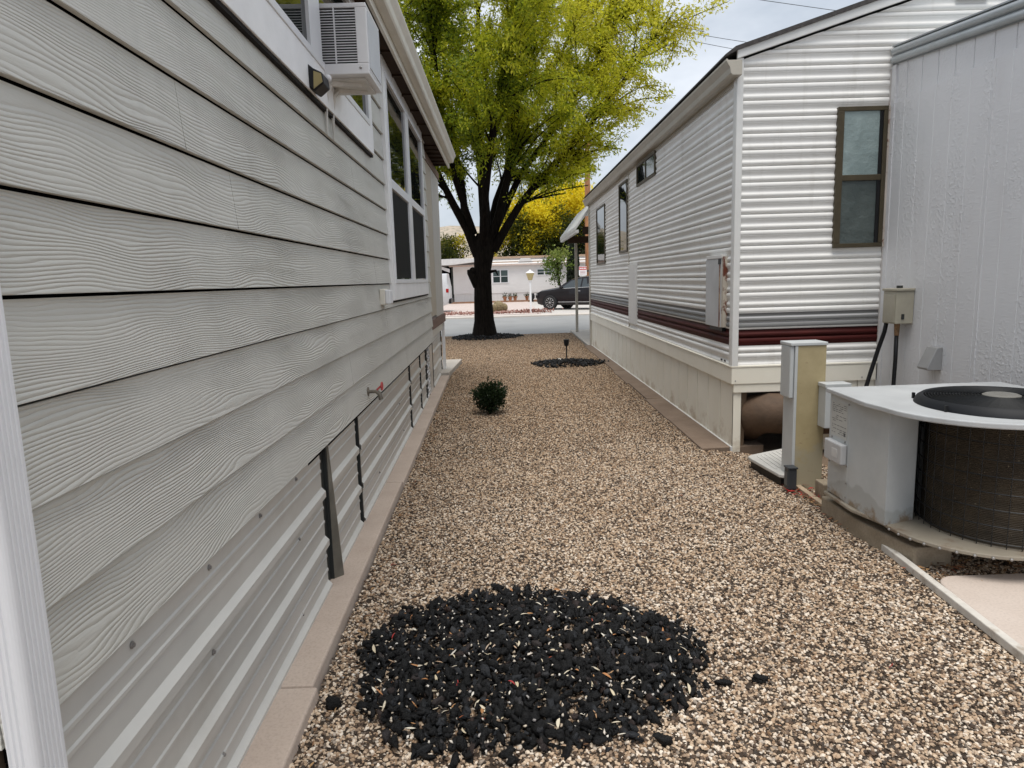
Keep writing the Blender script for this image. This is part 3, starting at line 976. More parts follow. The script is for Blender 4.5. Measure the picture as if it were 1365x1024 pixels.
# gable end wall: ribbed, clipped by the roof slope
RX, RZ0, RS = 3.72, 3.185, 0.305
sec = ribsec(0.71, 3.72)
w = MB()
vs, fs = [], []
for o, z in sec:
    xl = TX + 0.02 if z < RZ0 - 0.03 else TX + 0.02 + (z - RZ0 + 0.03) / RS
    xr = 5.5 if z < RZ0 - 0.03 else 5.5 - (z - RZ0 + 0.03) / RS
    if xr < xl: xr = xl + 0.01
    vs += [(xl, TY - o, z), (xr, TY - o, z)]
for i in range(len(sec) - 1): fs.append((2 * i, 2 * i + 1, 2 * i + 3, 2 * i + 2))
w.add(vs, fs).build('end_siding', TRAIL, trailer, smooth=True, flat_angle=50)
MB().box(TX + 0.02, 5.48, TY + 0.02, TY2 - 0.02, 0.55, 3.05).build('wall_core', DARK, trailer)
MB().box(TX + 0.01, 5.5, TY2 - 0.02, TY2 + 0.0, 0.55, 3.1).build('front_wall', TRWHITE, trailer)
c = MB()
c.box(TX - 0.024, TX + 0.028, TY - 0.026, TY - 0.003, 0.715, 3.165)
c.box(TX - 0.026, TX - 0.003, TY - 0.003, TY + 0.05, 0.715, 3.02)
c.build('corner_trim', TRWHITE, trailer, bevel=0.003)
c = MB()
c.box(TX - 0.03, TX + 0.02, TY2 - 0.10, TY2 + 0.01, 0.0, 3.05)
c.build('front_corner_post', TRTAN, trailer, bevel=0.003)
# rake trim and roof
rk = MB()
for s in (1,):
    rk.prism([(TX - 0.03, RZ0 - 0.03), (RX, RZ0 - 0.03 + RS * (RX - TX + 0.03)), (5.55, RZ0 - 0.05), (5.55, RZ0 + 0.03), (RX, RZ0 + 0.045 + RS * (RX - TX + 0.03)), (TX - 0.03, RZ0 + 0.035)], 'y', TY - 0.045, TY - 0.02)
rk.build('rake_trim', TRWHITE, trailer, bevel=0.003)
rf = MB()
rf.prism([(TX - 0.13, RZ0 - 0.015), (TX - 0.04, RZ0 + 0.028), (RX, RZ0 + 0.04 + RS * (RX - TX + 0.03)), (5.65, RZ0 - 0.01), (5.65, RZ0 + 0.01), (RX, RZ0 + 0.075 + RS * (RX - TX + 0.03)), (TX - 0.05, RZ0 + 0.058), (TX - 0.13, RZ0 + 0.0)], 'y', TY - 0.06, TY2 + 0.1)
rf.build('roof', SHINGLE, trailer)
gprof = [(TX - 0.01, 3.02), (TX - 0.085, 3.02), (TX - 0.098, 3.035), (TX - 0.105, 3.075), (TX - 0.135, 3.125), (TX - 0.135, 3.14), (TX - 0.127, 3.14), (TX - 0.12, 3.13), (TX - 0.01, 3.13)]
MB().prism(gprof, 'y', 5.60, TY2 + 0.12).build('gutter', TRTAN, trailer, bevel=0.002)
MB().box(TX - 0.018, TX + 0.0, TY + 0.05, TY2, 2.985, 3.02).build('eave_trim', TRTAN, trailer)
# base trim and skirting
t1 = MB()
t1.box(TX - 0.022, TX + 0.0, TY + 0.0, 8.0, 0.57, 0.712); t1.box(TX - 0.024, TX + 0.0, 8.004, 11.2, 0.57, 0.712); t1.box(TX - 0.022, TX, 11.204, TY2 - 0.1, 0.57, 0.712)
t1.box(TX - 0.022, 3.14, TY - 0.022, TY - 0.0, 0.572, 0.712)
t1.box(TX - 0.026, 3.14, TY - 0.0265, TY + 0.0, 0.7125, 0.728)
t1.box(TX - 0.03, TX, TY, TY2 - 0.1, 0.7125, 0.725)
t1.box(TX - 0.002, 2.72, TY - 0.014, TY, 0.498, 0.571)
t1.build('base_trim', SKIRTW, trailer, bevel=0.003)
sk = MB()
sp = []
y = TY + 0.004
while y < TY2 - 0.1:
    sp += [(TX + 0.07, y), (TX + 0.003, y + 0.001), (TX + 0.003, y + 0.344), (TX + 0.07, y + 0.345), (TX + 0.07, y + 0.3635)]
    y += 0.364
sk.strip(sp, 'z', -0.02, 0.572)
sk.build('side_skirting', SKIRTW, trailer)
sk = MB()
sp = [(TX + 0.002, TY), (TX + 0.035, TY + 0.0)]
MB().box(TX + 0.003, TX + 0.04, TY + 0.0, TY + 0.02, -0.02, 0.5).build('corner_skirting', SKIRTW, trailer)
x = 2.66
while x < 3.14:
    sk.box(x, min(x + 0.15, 3.14), TY - 0.006, TY + 0.01, -0.02, 0.5715); x += 0.158
sk.build('end_skirting', SKIRTW, trailer)
MB().box(TX - 0.012, TX + 0.004, TY, TY2 - 0.1, -0.02, 0.025).build('skirting_track', TRWHITE, trailer)
for yy, dx in ((TY - 0.012, 0),):
    for (xx, zz) in ((TX + 0.01, 0.60), (3.0, 0.60), (2.55, 0.60)):
        MB().lathe([(0.006, 0), (0.004, -0.004), (0.001, -0.004)], (xx, TY - 0.0222, zz), 8, 'y').build('trim_screw', STEEL, trailer)
for ym in (5.86, 5.95): MB().box(TX - 0.019, TX - 0.016, ym, ym + 0.04, 0.742, 0.757).build('weep_vent', BLACKPL, trailer)


def twin(y0, y1, z0, z1, slider=False):
    f = MB(); X = TX - 0.032; t_ = 0.035
    f.box(X, TX, y0, y1, z0, z0 + t_); f.box(X, TX, y0, y1, z1 - t_, z1)
    f.box(X, TX, y0, y0 + t_, z0 + t_, z1 - t_); f.box(X, TX, y1 - t_, y1, z0 + t_, z1 - t_)
    ym = (y0 + y1) / 2
    if slider: f.box(X + 0.004, TX, ym - 0.02, ym + 0.02, z0 + t_, z1 - t_)
    o = f.build('side_window', BRONZE, trailer, bevel=0.003)
    if slider:
        MB().box(X + 0.012, TX - 0.01, y0 + t_, ym - 0.02, z0 + t_, z1 - t_).build('pane', mat_glass('tinted_glass', (0.05, 0.07, 0.07), 0.06), o)
        MB().box(X + 0.012, TX - 0.01, ym + 0.02, y1 - t_, z0 + t_, z1 - t_).build('pane', GLASS, o)
    else:
        MB().box(X + 0.012, TX - 0.01, y0 + t_, y1 - t_, z0 + t_, z1 - t_).build('pane', GLASS, o)


twin(8.62, 9.77, 2.71, 3.00, True)
twin(10.52, 11.24, 1.86, 2.93)
twin(12.80, 13.90, 1.735, 2.82)
# heater door with rusty edge, narrow access panel
hd = MB()
hd.box(TX - 0.05, TX, 5.92, 6.36, 1.035, 1.625)
ho = hd.build('heater_door', mat_rust('heater_panel_paint', (0.50, 0.51, 0.52), lo=0.66, hi=0.72, scale=5, stretch=(1, 5, 1)), trailer, bevel=0.004)
MB().box(TX - 0.054, TX, 5.90, 6.34, 1.6255, 1.655).build('hood', TRWHITE, ho, bevel=0.003)
MB().box(TX - 0.045, TX - 0.0, 5.872, 5.918, 1.04, 1.64).build('side_flange', mat_rust('rusty_edge', (0.55, 0.5, 0.42), (0.14, 0.035, 0.015), lo=0.54, hi=0.60, scale=9, stretch=(1, 1, 0.5)), ho)
MB().box(TX - 0.053, TX - 0.0505, 5.935, 5.965, 1.04, 1.60).build('rust_streak', mat_rust('rust_streak_paint', (0.45, 0.33, 0.22), (0.13, 0.03, 0.012), lo=0.44, hi=0.5, scale=14, stretch=(1, 1, 0.4)), ho)
MB().box(TX - 0.04, TX - 0.005, 5.90, 6.25, 1.005, 1.034).build('lower_vent', BLACKPL, ho)
MB().box(TX - 0.056, TX - 0.0505, 5.925, 5.985, 1.575, 1.622).build('latch', BLACKPL, ho)
MB().box(TX - 0.034, TX, 9.80, 10.38, 0.80, 1.665).build('access_panel', TRWHITE, trailer, bevel=0.004)
MB().box(TX - 0.022, TX, 10.42, 10.45, 0.715, 2.99).build('seam_strip', TRTAN, trailer)
# end window with foil behind the glass
f = MB(); Y = TY - 0.040; t_ = 0.034
x0, x1, z0, z1 = 2.705, 3.105, 1.675, 2.775
f.box(x0, x1, Y, TY, z0, z0 + t_); f.box(x0, x1, Y, TY, z1 - t_, z1)
f.box(x0, x0 + 0.05, Y, TY, z0 + t_, z1 - t_); f.box(x1 - t_, x1, Y, TY, z0 + t_, z1 - t_)
f.box(x0 + 0.05, x1 - t_, Y + 0.004, TY, 2.205, 2.25)
ew = f.build('end_window', BRONZE, trailer, bevel=0.003)
m, t, b = newmat('crinkled_foil_behind_glass')
n = noise(t, 9, 6, 0.65); v = noise(t, 2.2, 4, 0.6)
t.links.new(ramp(t, v, [(0.3, (0.17, 0.23, 0.23)), (0.7, (0.36, 0.44, 0.43))]), b.inputs['Base Color'])
b.inputs['Roughness'].default_value = 0.22; b.inputs['Metallic'].default_value = 0.35
bump(t, b, n, 0.8, 0.02)
FOIL = m
m, t, b = newmat('dim_foil_behind_screen')
n = noise(t, 9, 6, 0.65); v = noise(t, 2.2, 4, 0.6)
t.links.new(ramp(t, v, [(0.3, (0.04, 0.055, 0.055)), (0.7, (0.085, 0.105, 0.10))]), b.inputs['Base Color'])
b.inputs['Roughness'].default_value = 0.3
bump(t, b, n, 0.8, 0.02)
FOIL2 = m
MB().box(x0 + 0.05, x1 - t_, Y + 0.014, TY, 2.25, z1 - t_).build('upper_pane', FOIL, ew)
MB().box(x0 + 0.05, x1 - t_, Y + 0.020, TY, z0 + t_, 2.205).build('lower_pane', FOIL2, ew)
MB().box(x1 - t_ - 0.028, x1 - t_, Y + 0.010, Y + 0.019, z0 + t_, z1 - t_).build('track', BLACKPL, ew)
MB().box(x1 + 0.001, x1 + 0.02, TY - 0.03, TY, z0, z1).build('rusty_edge', mat_rust('rusty_caulk', (0.5, 0.45, 0.40), lo=0.55, hi=0.65, scale=18), ew)
gv = MB()
for zz in (3.545, 3.565, 3.585):
    gv.hexa([(3.60, TY - 0.03, zz), (3.85, TY - 0.03, zz), (3.85, TY - 0.005, zz + 0.012), (3.60, TY - 0.005, zz + 0.012),
             (3.60, TY - 0.03, zz + 0.003), (3.85, TY - 0.03, zz + 0.003), (3.85, TY - 0.005, zz + 0.015), (3.60, TY - 0.005, zz + 0.015)])
gv.build('gable_vent', BLACKPL, trailer)

# porch awning at the street end
aw = thing('porch_awning', 'white metal porch awning on a thin post at the street end of the trailer', 'awning', (2.0, 17.0, 0))
A = MB()
A.prism([(1.62, 2.52), (1.62, 2.60), (2.1, 3.22), (5.4, 3.22), (5.4, 3.16), (2.1, 3.16)], 'y', 15.32, 19.3)
A.build('roof_panel', TRWHITE, aw, bevel=0.004)
MB().box(1.80, 5.4, 15.40, 15.48, 2.44, 2.60).build('beam', SOFFIT, aw)
MB().box(1.80, 5.4, 18.9, 18.98, 2.42, 2.60).build('beam', SOFFIT, aw)
MB().box(1.63, 1.70, 15.33, 19.28, 2.47, 2.535).build('fascia', TRWHITE, aw)
MB().box(1.98, 2.05, 18.90, 18.97, 0.012, 2.42).build('post', TRTAN, aw)
MB().box(4.9, 4.97, 18.90, 18.97, 0.012, 2.42).build('post', TRTAN, aw)

# heating duct under the trailer end
du = MB()
path = [(2.19, 6.2, 0.08), (2.145, 6.0, 0.16), (2.135, 5.86, 0.24), (2.155, 5.765, 0.295), (2.23, 5.725, 0.312), (2.4, 5.715, 0.302), (2.6, 5.72, 0.288), (2.95, 5.74, 0.28)]
du.tube(path, [0.15, 0.16, 0.17, 0.176, 0.177, 0.178, 0.175, 0.17], 24)
tag(du.build('heating_duct', M('brown_wrapped_duct', (0.085, 0.052, 0.031), 0.75, var=0.25, scale=8, bmp=0.5, bscale=18), smooth=True, flat_angle=50),
    'fat brown wrapped duct coming out under the trailer behind the yellowed pedestal', 'duct')
MB().hexa([(1.965, 5.722, -0.02), (2.03, 5.745, -0.02), (2.04, 5.90, -0.02), (1.95, 5.90, -0.02),
           (1.965, 5.722, 0.497), (2.05, 5.735, 0.497), (2.08, 5.90, 0.497), (1.95, 5.90, 0.497)]).build('skirting_backing', M('brown_board', (0.14, 0.095, 0.06), 0.8, var=0.3), trailer)

# ================================================================== white addition on the right
add = thing('white_addition', 'white painted plywood room addition at right beside the trailer', 'addition', (4.5, 4.0, 0))
AXW = 3.14
zt = lambda y: 3.085 - 0.112 * (5.72 - y)
w = MB()
gy = [5.68 - 0.19 * i for i in range(28)]
sp = []
for i, y in enumerate(gy):
    sp += [(y + 0.092, 0.0), (y + 0.006, 0.0), (y + 0.003, 0.007), (y - 0.003, 0.007), (y - 0.006, 0.0)]
# upper band of grooved plywood
vs, fs = [], []
for y, o in sp: vs += [(AXW + o, y, 2.775), (AXW + o, y, zt(y) + 0.02)]
for i in range(len(sp) - 1): fs.append((2 * i, 2 * i + 1, 2 * i + 3, 2 * i + 2))
w.add(vs, fs)
# lower sheets, a hair proud, with seams every 1.22 m
w.build('upper_cladding', PLY, add)
w = MB()
sp2 = [(y, o * 0.35 - 0.010) for y, o in sp]
vs, fs = [], []
for y, o in sp2: vs += [(AXW + o, y, -0.02), (AXW + o, y, 2.782)]
for i in range(len(sp2) - 1): fs.append((2 * i, 2 * i + 1, 2 * i + 3, 2 * i + 2))
n0 = len(vs)
for i, (y, o) in enumerate(sp2): vs.append((AXW + 0.004, y, 2.782))
for i in range(len(sp2) - 1): fs.append((2 * i + 1, n0 + i, n0 + i + 1, 2 * i + 3))
w.add(vs, fs).build('lower_cladding', PLY, add)
bt = MB()
for yy in (4.505, 3.285, 2.065): bt.box(AXW - 0.014, AXW - 0.0, yy - 0.006, yy + 0.004, 0.0, 2.775)
bt.build('batten', PLY, add)
MB().box(AXW - 0.016, AXW + 0.01, 5.625, 5.685, 0.0, 3.07).build('corner_board', PLY, add)
MB().prism([(0.42, 0.0), (5.66, 0.0), (5.66, 3.06), (0.42, 2.47)], 'x', AXW + 0.012, 7.0).build('wall_core', M('addition_body', (0.5, 0.5, 0.5)), add)
# rolled metal roof edge: two rounded ribs, sloping
ME = M('grey_metal_roof_edge', (0.36, 0.385, 0.395), 0.35, metal=0.25, var=0.1, scale=4, dirt=(0.28, 0.29, 0.29), dscale=4)
pr = []
for i in range(7):
    a = -PI / 2 + PI * i / 6
    pr.append((-0.012 - 0.026 * math.cos(a), 0.034 + 0.03 * math.sin(a)))
for i in range(7):
    a = -PI / 2 + PI * i / 6
    pr.append((-0.012 - 0.026 * math.cos(a), 0.098 + 0.03 * math.sin(a)))
pr = [(0.01, 0.0), (-0.02, 0.0)] + pr + [(-0.03, 0.132), (-0.03, 0.142), (0.05, 0.146), (0.05, 0.0)]
vs = []
for yy in (0.4, 5.67):
    vs += [(AXW + o, yy, zt(yy) + z) for o, z in pr]
n = len(pr)
fs = [(i, (i + 1) % n, n + (i + 1) % n, n + i) for i in range(n)] + [tuple(range(n))[::-1], tuple(range(n, 2 * n))]
MB().add(vs, fs).build('roof_edge', ME, add, smooth=True, flat_angle=40)
MB().hexa([(AXW + 0.05, 0.4, zt(0.4) + 0.10), (7.1, 0.4, zt(0.4) + 0.35), (7.1, 5.67, zt(5.67) + 0.12), (AXW + 0.05, 5.67, zt(5.67) + 0.10),
           (AXW + 0.05, 0.4, zt(0.4) + 0.143), (7.1, 0.4, zt(0.4) + 0.39), (7.1, 5.67, zt(5.67) + 0.16), (AXW + 0.05, 5.67, zt(5.67) + 0.143)]).build('roof', ME, add)
MB().box(AXW - 0.024, AXW + 0.03, 5.678, 5.690, 0.0, 3.05).build('corner_seam', mat_rust('rust_stained_seam', (0.5, 0.48, 0.46), (0.20, 0.09, 0.05), lo=0.56, hi=0.7, scale=12, stretch=(1, 1, 0.3)), add)
# wall vent hood
MB().prism([(AXW - 0.01, 0.93), (AXW - 0.05, 0.925), (AXW - 0.115, 0.78), (AXW - 0.11, 0.765), (AXW - 0.01, 0.765)], 'y', 4.84, 4.965).build('vent_hood', M('grey_vent_metal', (0.33, 0.33, 0.33), 0.4, metal=0.3, var=0.1), add, bevel=0.004)

# electrical box on the wall with two cables
eb = thing('electrical_box', 'beige electrical disconnect box with two black conduits on the white wall', 'electrical box', (3.05, 5.3, 1.05))
BEI = M('beige_enclosure', (0.36, 0.335, 0.265), 0.45, var=0.08, scale=10)
MB().box(AXW - 0.15, AXW - 0.012, 5.215, 5.395, 1.075, 1.325).build('enclosure', BEI, eb, bevel=0.005)
MB().box(AXW - 0.158, AXW - 0.012, 5.205, 5.405, 1.3255, 1.345).build('lid', BEI, eb, bevel=0.004)
MB().box(AXW - 0.155, AXW - 0.1505, 5.225, 5.385, 1.085, 1.30).build('door', BEI, eb, bevel=0.002)
MB().tube([(AXW - 0.08, 5.30, 1.345), (AXW - 0.08, 5.30, 1.365)], 0.022, 12).build('conduit_plug', CHANNEL, eb)
MB().box(AXW - 0.105, AXW - 0.085, 5.208, 5.2145, 1.11, 1.15).build('latch', CHANNEL, eb)
MB().tube([(AXW - 0.09, 5.29, 1.08), (AXW - 0.09, 5.29, 0.98)], [0.022, 0.017], 12).build('fitting', M('rusty_brass_fitting', (0.25, 0.15, 0.08), 0.5, metal=0.5, var=0.4, scale=30), eb)
MB().tube([(AXW - 0.09, 5.29, 0.99), (AXW - 0.09, 5.288, 0.8), (AXW - 0.10, 5.28, 0.5), (AXW - 0.12, 5.2, 0.15)], 0.0155, 10).build('conduit', BLACKPL, eb, smooth=True)
MB().tube([(AXW - 0.12, 5.385, 1.085), (AXW - 0.125, 5.40, 1.0), (AXW - 0.16, 5.42, 0.85), (AXW - 0.21, 5.43, 0.65), (AXW - 0.28, 5.42, 0.4), (AXW - 0.36, 5.35, 0.1)], 0.0165, 10).build('conduit', BLACKPL, eb, smooth=True)

# ================================================================== package AC unit
hp = thing('heat_pump', 'grey package heat pump with round dark coil cage and black top fan grille', 'air conditioner', (2.4, 3.5, 0.1))
CX, CY = 2.43, 3.42


def arc(cx, cy, r, a0, a1, n):
    return [(cx + r * math.cos(a), cy + r * math.sin(a)) for a in np.radians(np.linspace(a0, a1, n))]


lidp = [(3.0, 4.08), (1.93, 4.06), (1.905, 3.56), (1.925, 3.43)] + arc(CX, CY, 0.505, 190, 340, 26) + [(3.0, 3.55)]
panp = [(2.98, 4.06), (1.93, 4.04), (1.925, 3.70)] + arc(CX + 0.012, CY + 0.006, 0.458, 174, 340, 28) + [(2.98, 3.55)]
MB().prism(lidp, 'z', 0.772, 0.80).build('lid', ACLID, hp, bevel=0.006)
MB().prism(panp, 'z', 0.143, 0.162).build('base_pan', mat_rust('base_pan_paint', (0.30, 0.265, 0.21), (0.16, 0.10, 0.06), lo=0.5, hi=0.68, scale=5), hp, bevel=0.004)
cab = [(2.95, 4.04), (1.955, 4.03), (1.945, 3.785), (1.968, 3.43), (2.16, 3.50), (2.3, 3.8), (2.95, 3.8)]
MB().prism(cab, 'z', 0.162, 0.772).build('cabinet', ACPAINT, hp)
MB().box(1.944, 1.954, 3.79, 4.026, 0.17, 0.768).build('access_panel', ACPAINT, hp, bevel=0.002)
lb = MB().box(1.9425, 1.9438, 3.815, 4.0, 0.53, 0.735).build('rating_label', M('label_paper', (0.50, 0.50, 0.47), 0.6, var=0.06), hp)
pl = MB()
rl = random.Random(3)
for z in np.arange(0.548, 0.728, 0.0115):
    y = 3.825
    if 0.60 < z < 0.61 or 0.66 < z < 0.668: continue
    while y < 3.985:
        L_ = rl.uniform(0.012, 0.04)
        if rl.random() < 0.72: pl.box(1.9417, 1.9424, y, min(y + L_, 3.99), z, z + 0.0035)
        y += L_ + 0.01
pl.box(1.9417, 1.9424, 3.83, 3.848, 0.545, 0.565)
pl.build('print', M('label_ink', (0.17, 0.17, 0.17), 0.7), lb)
db = MB().box(1.905, 1.943, 3.80, 4.005, 0.385, 0.505).build('control_cover', M('control_cover_plastic', (0.47, 0.475, 0.48), 0.4, var=0.05), hp, bevel=0.008)
MB().box(1.9035, 1.9048, 3.84, 3.905, 0.42, 0.47).build('sticker', M('pale_sticker', (0.58, 0.58, 0.57), 0.5), db)
for (y, z) in ((3.80, 0.74), (3.80, 0.38), (3.80, 0.28), (3.80, 0.195), (4.01, 0.19), (4.01, 0.36), (3.985, 0.515), (3.83, 0.515)):
    MB().lathe([(0.006, 0.0), (0.006, -0.003), (0.001, -0.004)], (1.9435, y, z), 8, 'x').build('panel_screw', STEEL, hp)
for a in np.radians(np.arange(182, 340, 9)):
    c_ = (CX + 0.012 + 0.459 * math.cos(a), CY + 0.006 + 0.459 * math.sin(a), 0.148)
    MB().ball(c_, 0.008, 5).build('pan_screw', STEEL, hp)
FX, FY, FR = 2.585, 3.40, 0.405
m, t, b = newmat('coil_fins')
x, y, z = wxyz(t)
s = math_(t, 'SINE', math_(t, 'MULTIPLY', z, 2 * PI / 0.0085))
v = noise(t, 5, 6, 0.7)
cc = ramp(t, v, [(0.3, (0.042, 0.03, 0.018)), (0.7, (0.10, 0.072, 0.04))])
sp_ = noise(t, 46, 2, 0.5)
cc = mixc(t, ramp(t, sp_, [(0.72, 0.0), (0.76, 0.8)]), cc, (0.33, 0.28, 0.2))
t.links.new(cc, b.inputs['Base Color']); b.inputs['Roughness'].default_value = 0.7
bump(t, b, s, 1.0, 0.006)
a0, a1 = math.radians(150), math.radians(345)
MB().lathe([(FR - 0.022, 0.163), (FR - 0.022, 0.77)], (FX, FY, 0), 60, 'z', a0, a1).build('coil', m, hp, smooth=True)
wg = MB()
for z in np.linspace(0.185, 0.75, 8):
    wg.tube([(FX + FR * math.cos(a), FY + FR * math.sin(a), z) for a in np.linspace(a0, a1, 40)], 0.0034, 5)
for a in np.linspace(a0, a1, 24):
    wg.tube([(FX + (FR + 0.003) * math.cos(a), FY + (FR + 0.003) * math.sin(a), 0.164), (FX + (FR + 0.003) * math.cos(a), FY + (FR + 0.003) * math.sin(a), 0.77)], 0.0022, 5)
wg.build('wire_guard', M('black_wire', (0.012, 0.012, 0.012), 0.5), hp)
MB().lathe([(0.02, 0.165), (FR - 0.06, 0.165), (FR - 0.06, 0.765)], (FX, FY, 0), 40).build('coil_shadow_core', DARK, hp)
# top fan guard
GX, GY = 2.50, 3.38
fg = MB()
fg.lathe([(0.385, 0.801), (0.372, 0.828), (0.352, 0.842), (0.340, 0.838), (0.335, 0.803)], (GX, GY, 0), 60)
fgo = fg.build('fan_guard', M('black_fan_guard', (0.007, 0.008, 0.010), 0.55, var=0.2, spec=0.25), hp, smooth=True, flat_angle=40)
rg = MB()
for r in np.arange(0.10, 0.34, 0.0135):
    rg.tube([(GX + r * math.cos(a), GY + r * math.sin(a), 0.838 + 0.012 * (1 - (r / 0.34) ** 2)) for a in np.linspace(0, 2 * PI, 49)], 0.0024, 4, cap=False)
for a in np.radians(np.arange(10, 370, 45)):
    rg.tube([(GX + 0.08 * math.cos(a), GY + 0.08 * math.sin(a), 0.846), (GX + 0.345 * math.cos(a), GY + 0.345 * math.sin(a), 0.836)], 0.003, 5)
rg.build('guard_ring', M('black_guard_wire', (0.008, 0.009, 0.01), 0.55, spec=0.2), fgo)
MB().lathe([(0.001, 0.858), (0.07, 0.857), (0.083, 0.851), (0.083, 0.842), (0.001, 0.842)], (GX, GY, 0), 32).build('hub_cap', M('dusty_hub', (0.15, 0.145, 0.13), 0.5, var=0.1), fgo)
MB().disc((GX, GY, 0.8025), 0.337, 40).build('fan_well', DARK, fgo)
for a in (200, 255, 140):
    ar = math.radians(a)
    MB().box(GX + 0.388 * math.cos(ar) - 0.007, GX + 0.388 * math.cos(ar) + 0.007, GY + 0.388 * math.sin(ar) - 0.007, GY + 0.388 * math.sin(ar) + 0.007, 0.8005, 0.832).build('clip', BLACKPL, fgo, bevel=0.002)
# blocks under it
tag(MB().prism([(1.955, 4.12), (1.955, 3.70), (1.985, 3.50), (2.035, 3.265), (2.235, 3.275), (2.33, 3.6), (2.33, 4.12)], 'z', -0.05, 0.102).build('concrete_block', BLOCK, bevel=0.01),
    'long stained concrete block under the near left edge of the heat pump', 'concrete block')
tag(MB().box(2.65, 2.95, 3.3, 4.05, -0.05, 0.134).build('concrete_block', BLOCK, bevel=0.008), 'dark concrete block under the far side of the heat pump', 'concrete block')
tag(MB().box(2.055, 2.19, 4.30, 4.43, -0.03, 0.115).build('concrete_block', BLOCK, bevel=0.008), 'small brownish concrete block between the pedestal and the heat pump', 'concrete block')

# ================================================================== pedestal, meter lid, edging
pd = thing('utility_pedestal', 'yellowed metal utility pedestal with grey-white door side in front of the trailer', 'utility pedestal', (2.05, 4.66, 0))
m, t, b = newmat('yellowed_pedestal_paint')
n = noise(t, 6, 7, 0.65); x, y, z = wxyz(t)
cc = ramp(t, n, [(0.3, (0.33, 0.27, 0.145)), (0.7, (0.42, 0.345, 0.20))])
f = math_(t, 'SUBTRACT', noise(t, 3.5, 6, 0.65), math_(t, 'MULTIPLY', z, 0.9))
cc = mixc(t, ramp(t, f, [(0.16, 0.0), (0.24, 0.75)]), cc, (0.34, 0.31, 0.23))
sct = noise(t, 22, 5, 0.7, stretch=(0.5, 1, 2.5))
cc = mixc(t, ramp(t, sct, [(0.66, 0.0), (0.7, 0.7)]), cc, (0.16, 0.09, 0.045))
t.links.new(cc, b.inputs['Base Color']); b.inputs['Roughness'].default_value = 0.5
PEDW = M('pedestal_grey_white', (0.48, 0.50, 0.50), 0.4, var=0.06)
MB().box(1.978, 2.172, 4.58, 4.75, -0.03, 1.0).build('column', m, pd, bevel=0.003)
MB().box(1.958, 1.9775, 4.576, 4.752, -0.03, 1.0).build('side_face', PEDW, pd, bevel=0.002)
MB().box(1.928, 1.957, 4.585, 4.745, 0.64, 1.0).build('door', PEDW, pd, bevel=0.008)
MB().box(1.925, 2.178, 4.572, 4.757, 1.0005, 1.022).build('cap', PEDW, pd, bevel=0.004)
mb_ = MB().box(2.125, 2.285, 4.47, 4.577, 0.45, 0.725).build('meter_box', PEDW, pd, bevel=0.004)
MB().box(2.118, 2.292, 4.462, 4.577, 0.7255, 0.752).build('lid', PEDW, mb_, bevel=0.004)
MB().box(2.173, 2.24, 4.578, 4.74, 0.46, 0.72).build('mount', PEDW, pd)
vb = thing('valve_box', 'dark valve box with a pale ribbed lid on the gravel beside the pedestal', 'valve box', (2.02, 5.0, 0))
lp = [(1.865, 5.16), (1.862, 5.10), (1.905, 4.66), (1.93, 4.635), (2.10, 4.70), (2.26, 4.95), (2.25, 5.35), (2.22, 5.37), (1.90, 5.20)]
MB().prism([(1.88, 5.14), (1.92, 4.66), (2.1, 4.72), (2.24, 4.95), (2.23, 5.33), (1.92, 5.19)], 'z', -0.05, 0.062).build('body', BLACKPL, vb)
MB().prism(lp, 'z', 0.062, 0.088).build('lid', M('pale_plastic_lid', (0.52, 0.51, 0.48), 0.5, var=0.08), vb, bevel=0.006)
rb = MB()
for i in range(7):
    u = 1.925 + i * 0.04
    rb.hexa([(u, 4.78 + i * 0.02, 0.0885), (u + 0.012, 4.78 + i * 0.02, 0.0885), (u + 0.012, 5.14 + i * 0.025, 0.0885), (u, 5.14 + i * 0.025, 0.0885),
             (u, 4.78 + i * 0.02, 0.093), (u + 0.012, 4.78 + i * 0.02, 0.093), (u + 0.012, 5.14 + i * 0.025, 0.093), (u, 5.14 + i * 0.025, 0.093)])
rb.build('lid_rib', M('pale_plastic_rib', (0.56, 0.55, 0.52), 0.5), vb)
tb = thing('timer_box', 'small dark grey plastic box at the foot of the pedestal', 'control box', (1.95, 4.6, 0))
DG = M('dark_grey_plastic', (0.035, 0.04, 0.045), 0.4, var=0.15)
MB().box(1.905, 1.965, 4.50, 4.572, 0.02, 0.165).build('body', DG, tb, bevel=0.006)
MB().box(1.90, 1.97, 4.494, 4.575, 0.1655, 0.178).build('cap', DG, tb, bevel=0.004)
MB().box(1.9015, 1.9045, 4.512, 4.56, 0.05, 0.14).build('face_plate', M('grey_face', (0.09, 0.10, 0.11), 0.4), tb)
tag(MB().hexa([(1.995, 3.60, 0.0), (2.03, 3.595, 0.0), (1.79, -1.0, 0.0), (1.745, -1.0, 0.0),
               (1.995, 3.60, 0.04), (2.03, 3.595, 0.04), (1.79, -1.0, 0.035), (1.745, -1.0, 0.035)]).build('edging_board', M('chalky_white_edging', (0.56, 0.53, 0.48), 0.8, var=0.15, scale=8, dirt=(0.3, 0.24, 0.18), dscale=10), bevel=0.005),
    'chalky white edging strip between the gravel and the concrete slab', 'edging')
tag(MB().hexa([(1.985, 3.64, 0.0), (2.02, 3.63, 0.0), (2.03, 4.60, 0.0), (1.99, 4.60, 0.0),
               (1.985, 3.64, 0.026), (2.02, 3.63, 0.026), (2.03, 4.60, 0.028), (1.99, 4.60, 0.028)]).build('edging_board', M('tan_edging', (0.38, 0.29, 0.20), 0.85, var=0.2, scale=8), bevel=0.004),
    'tan edging strip between the gravel and the heat pump blocks', 'edging')

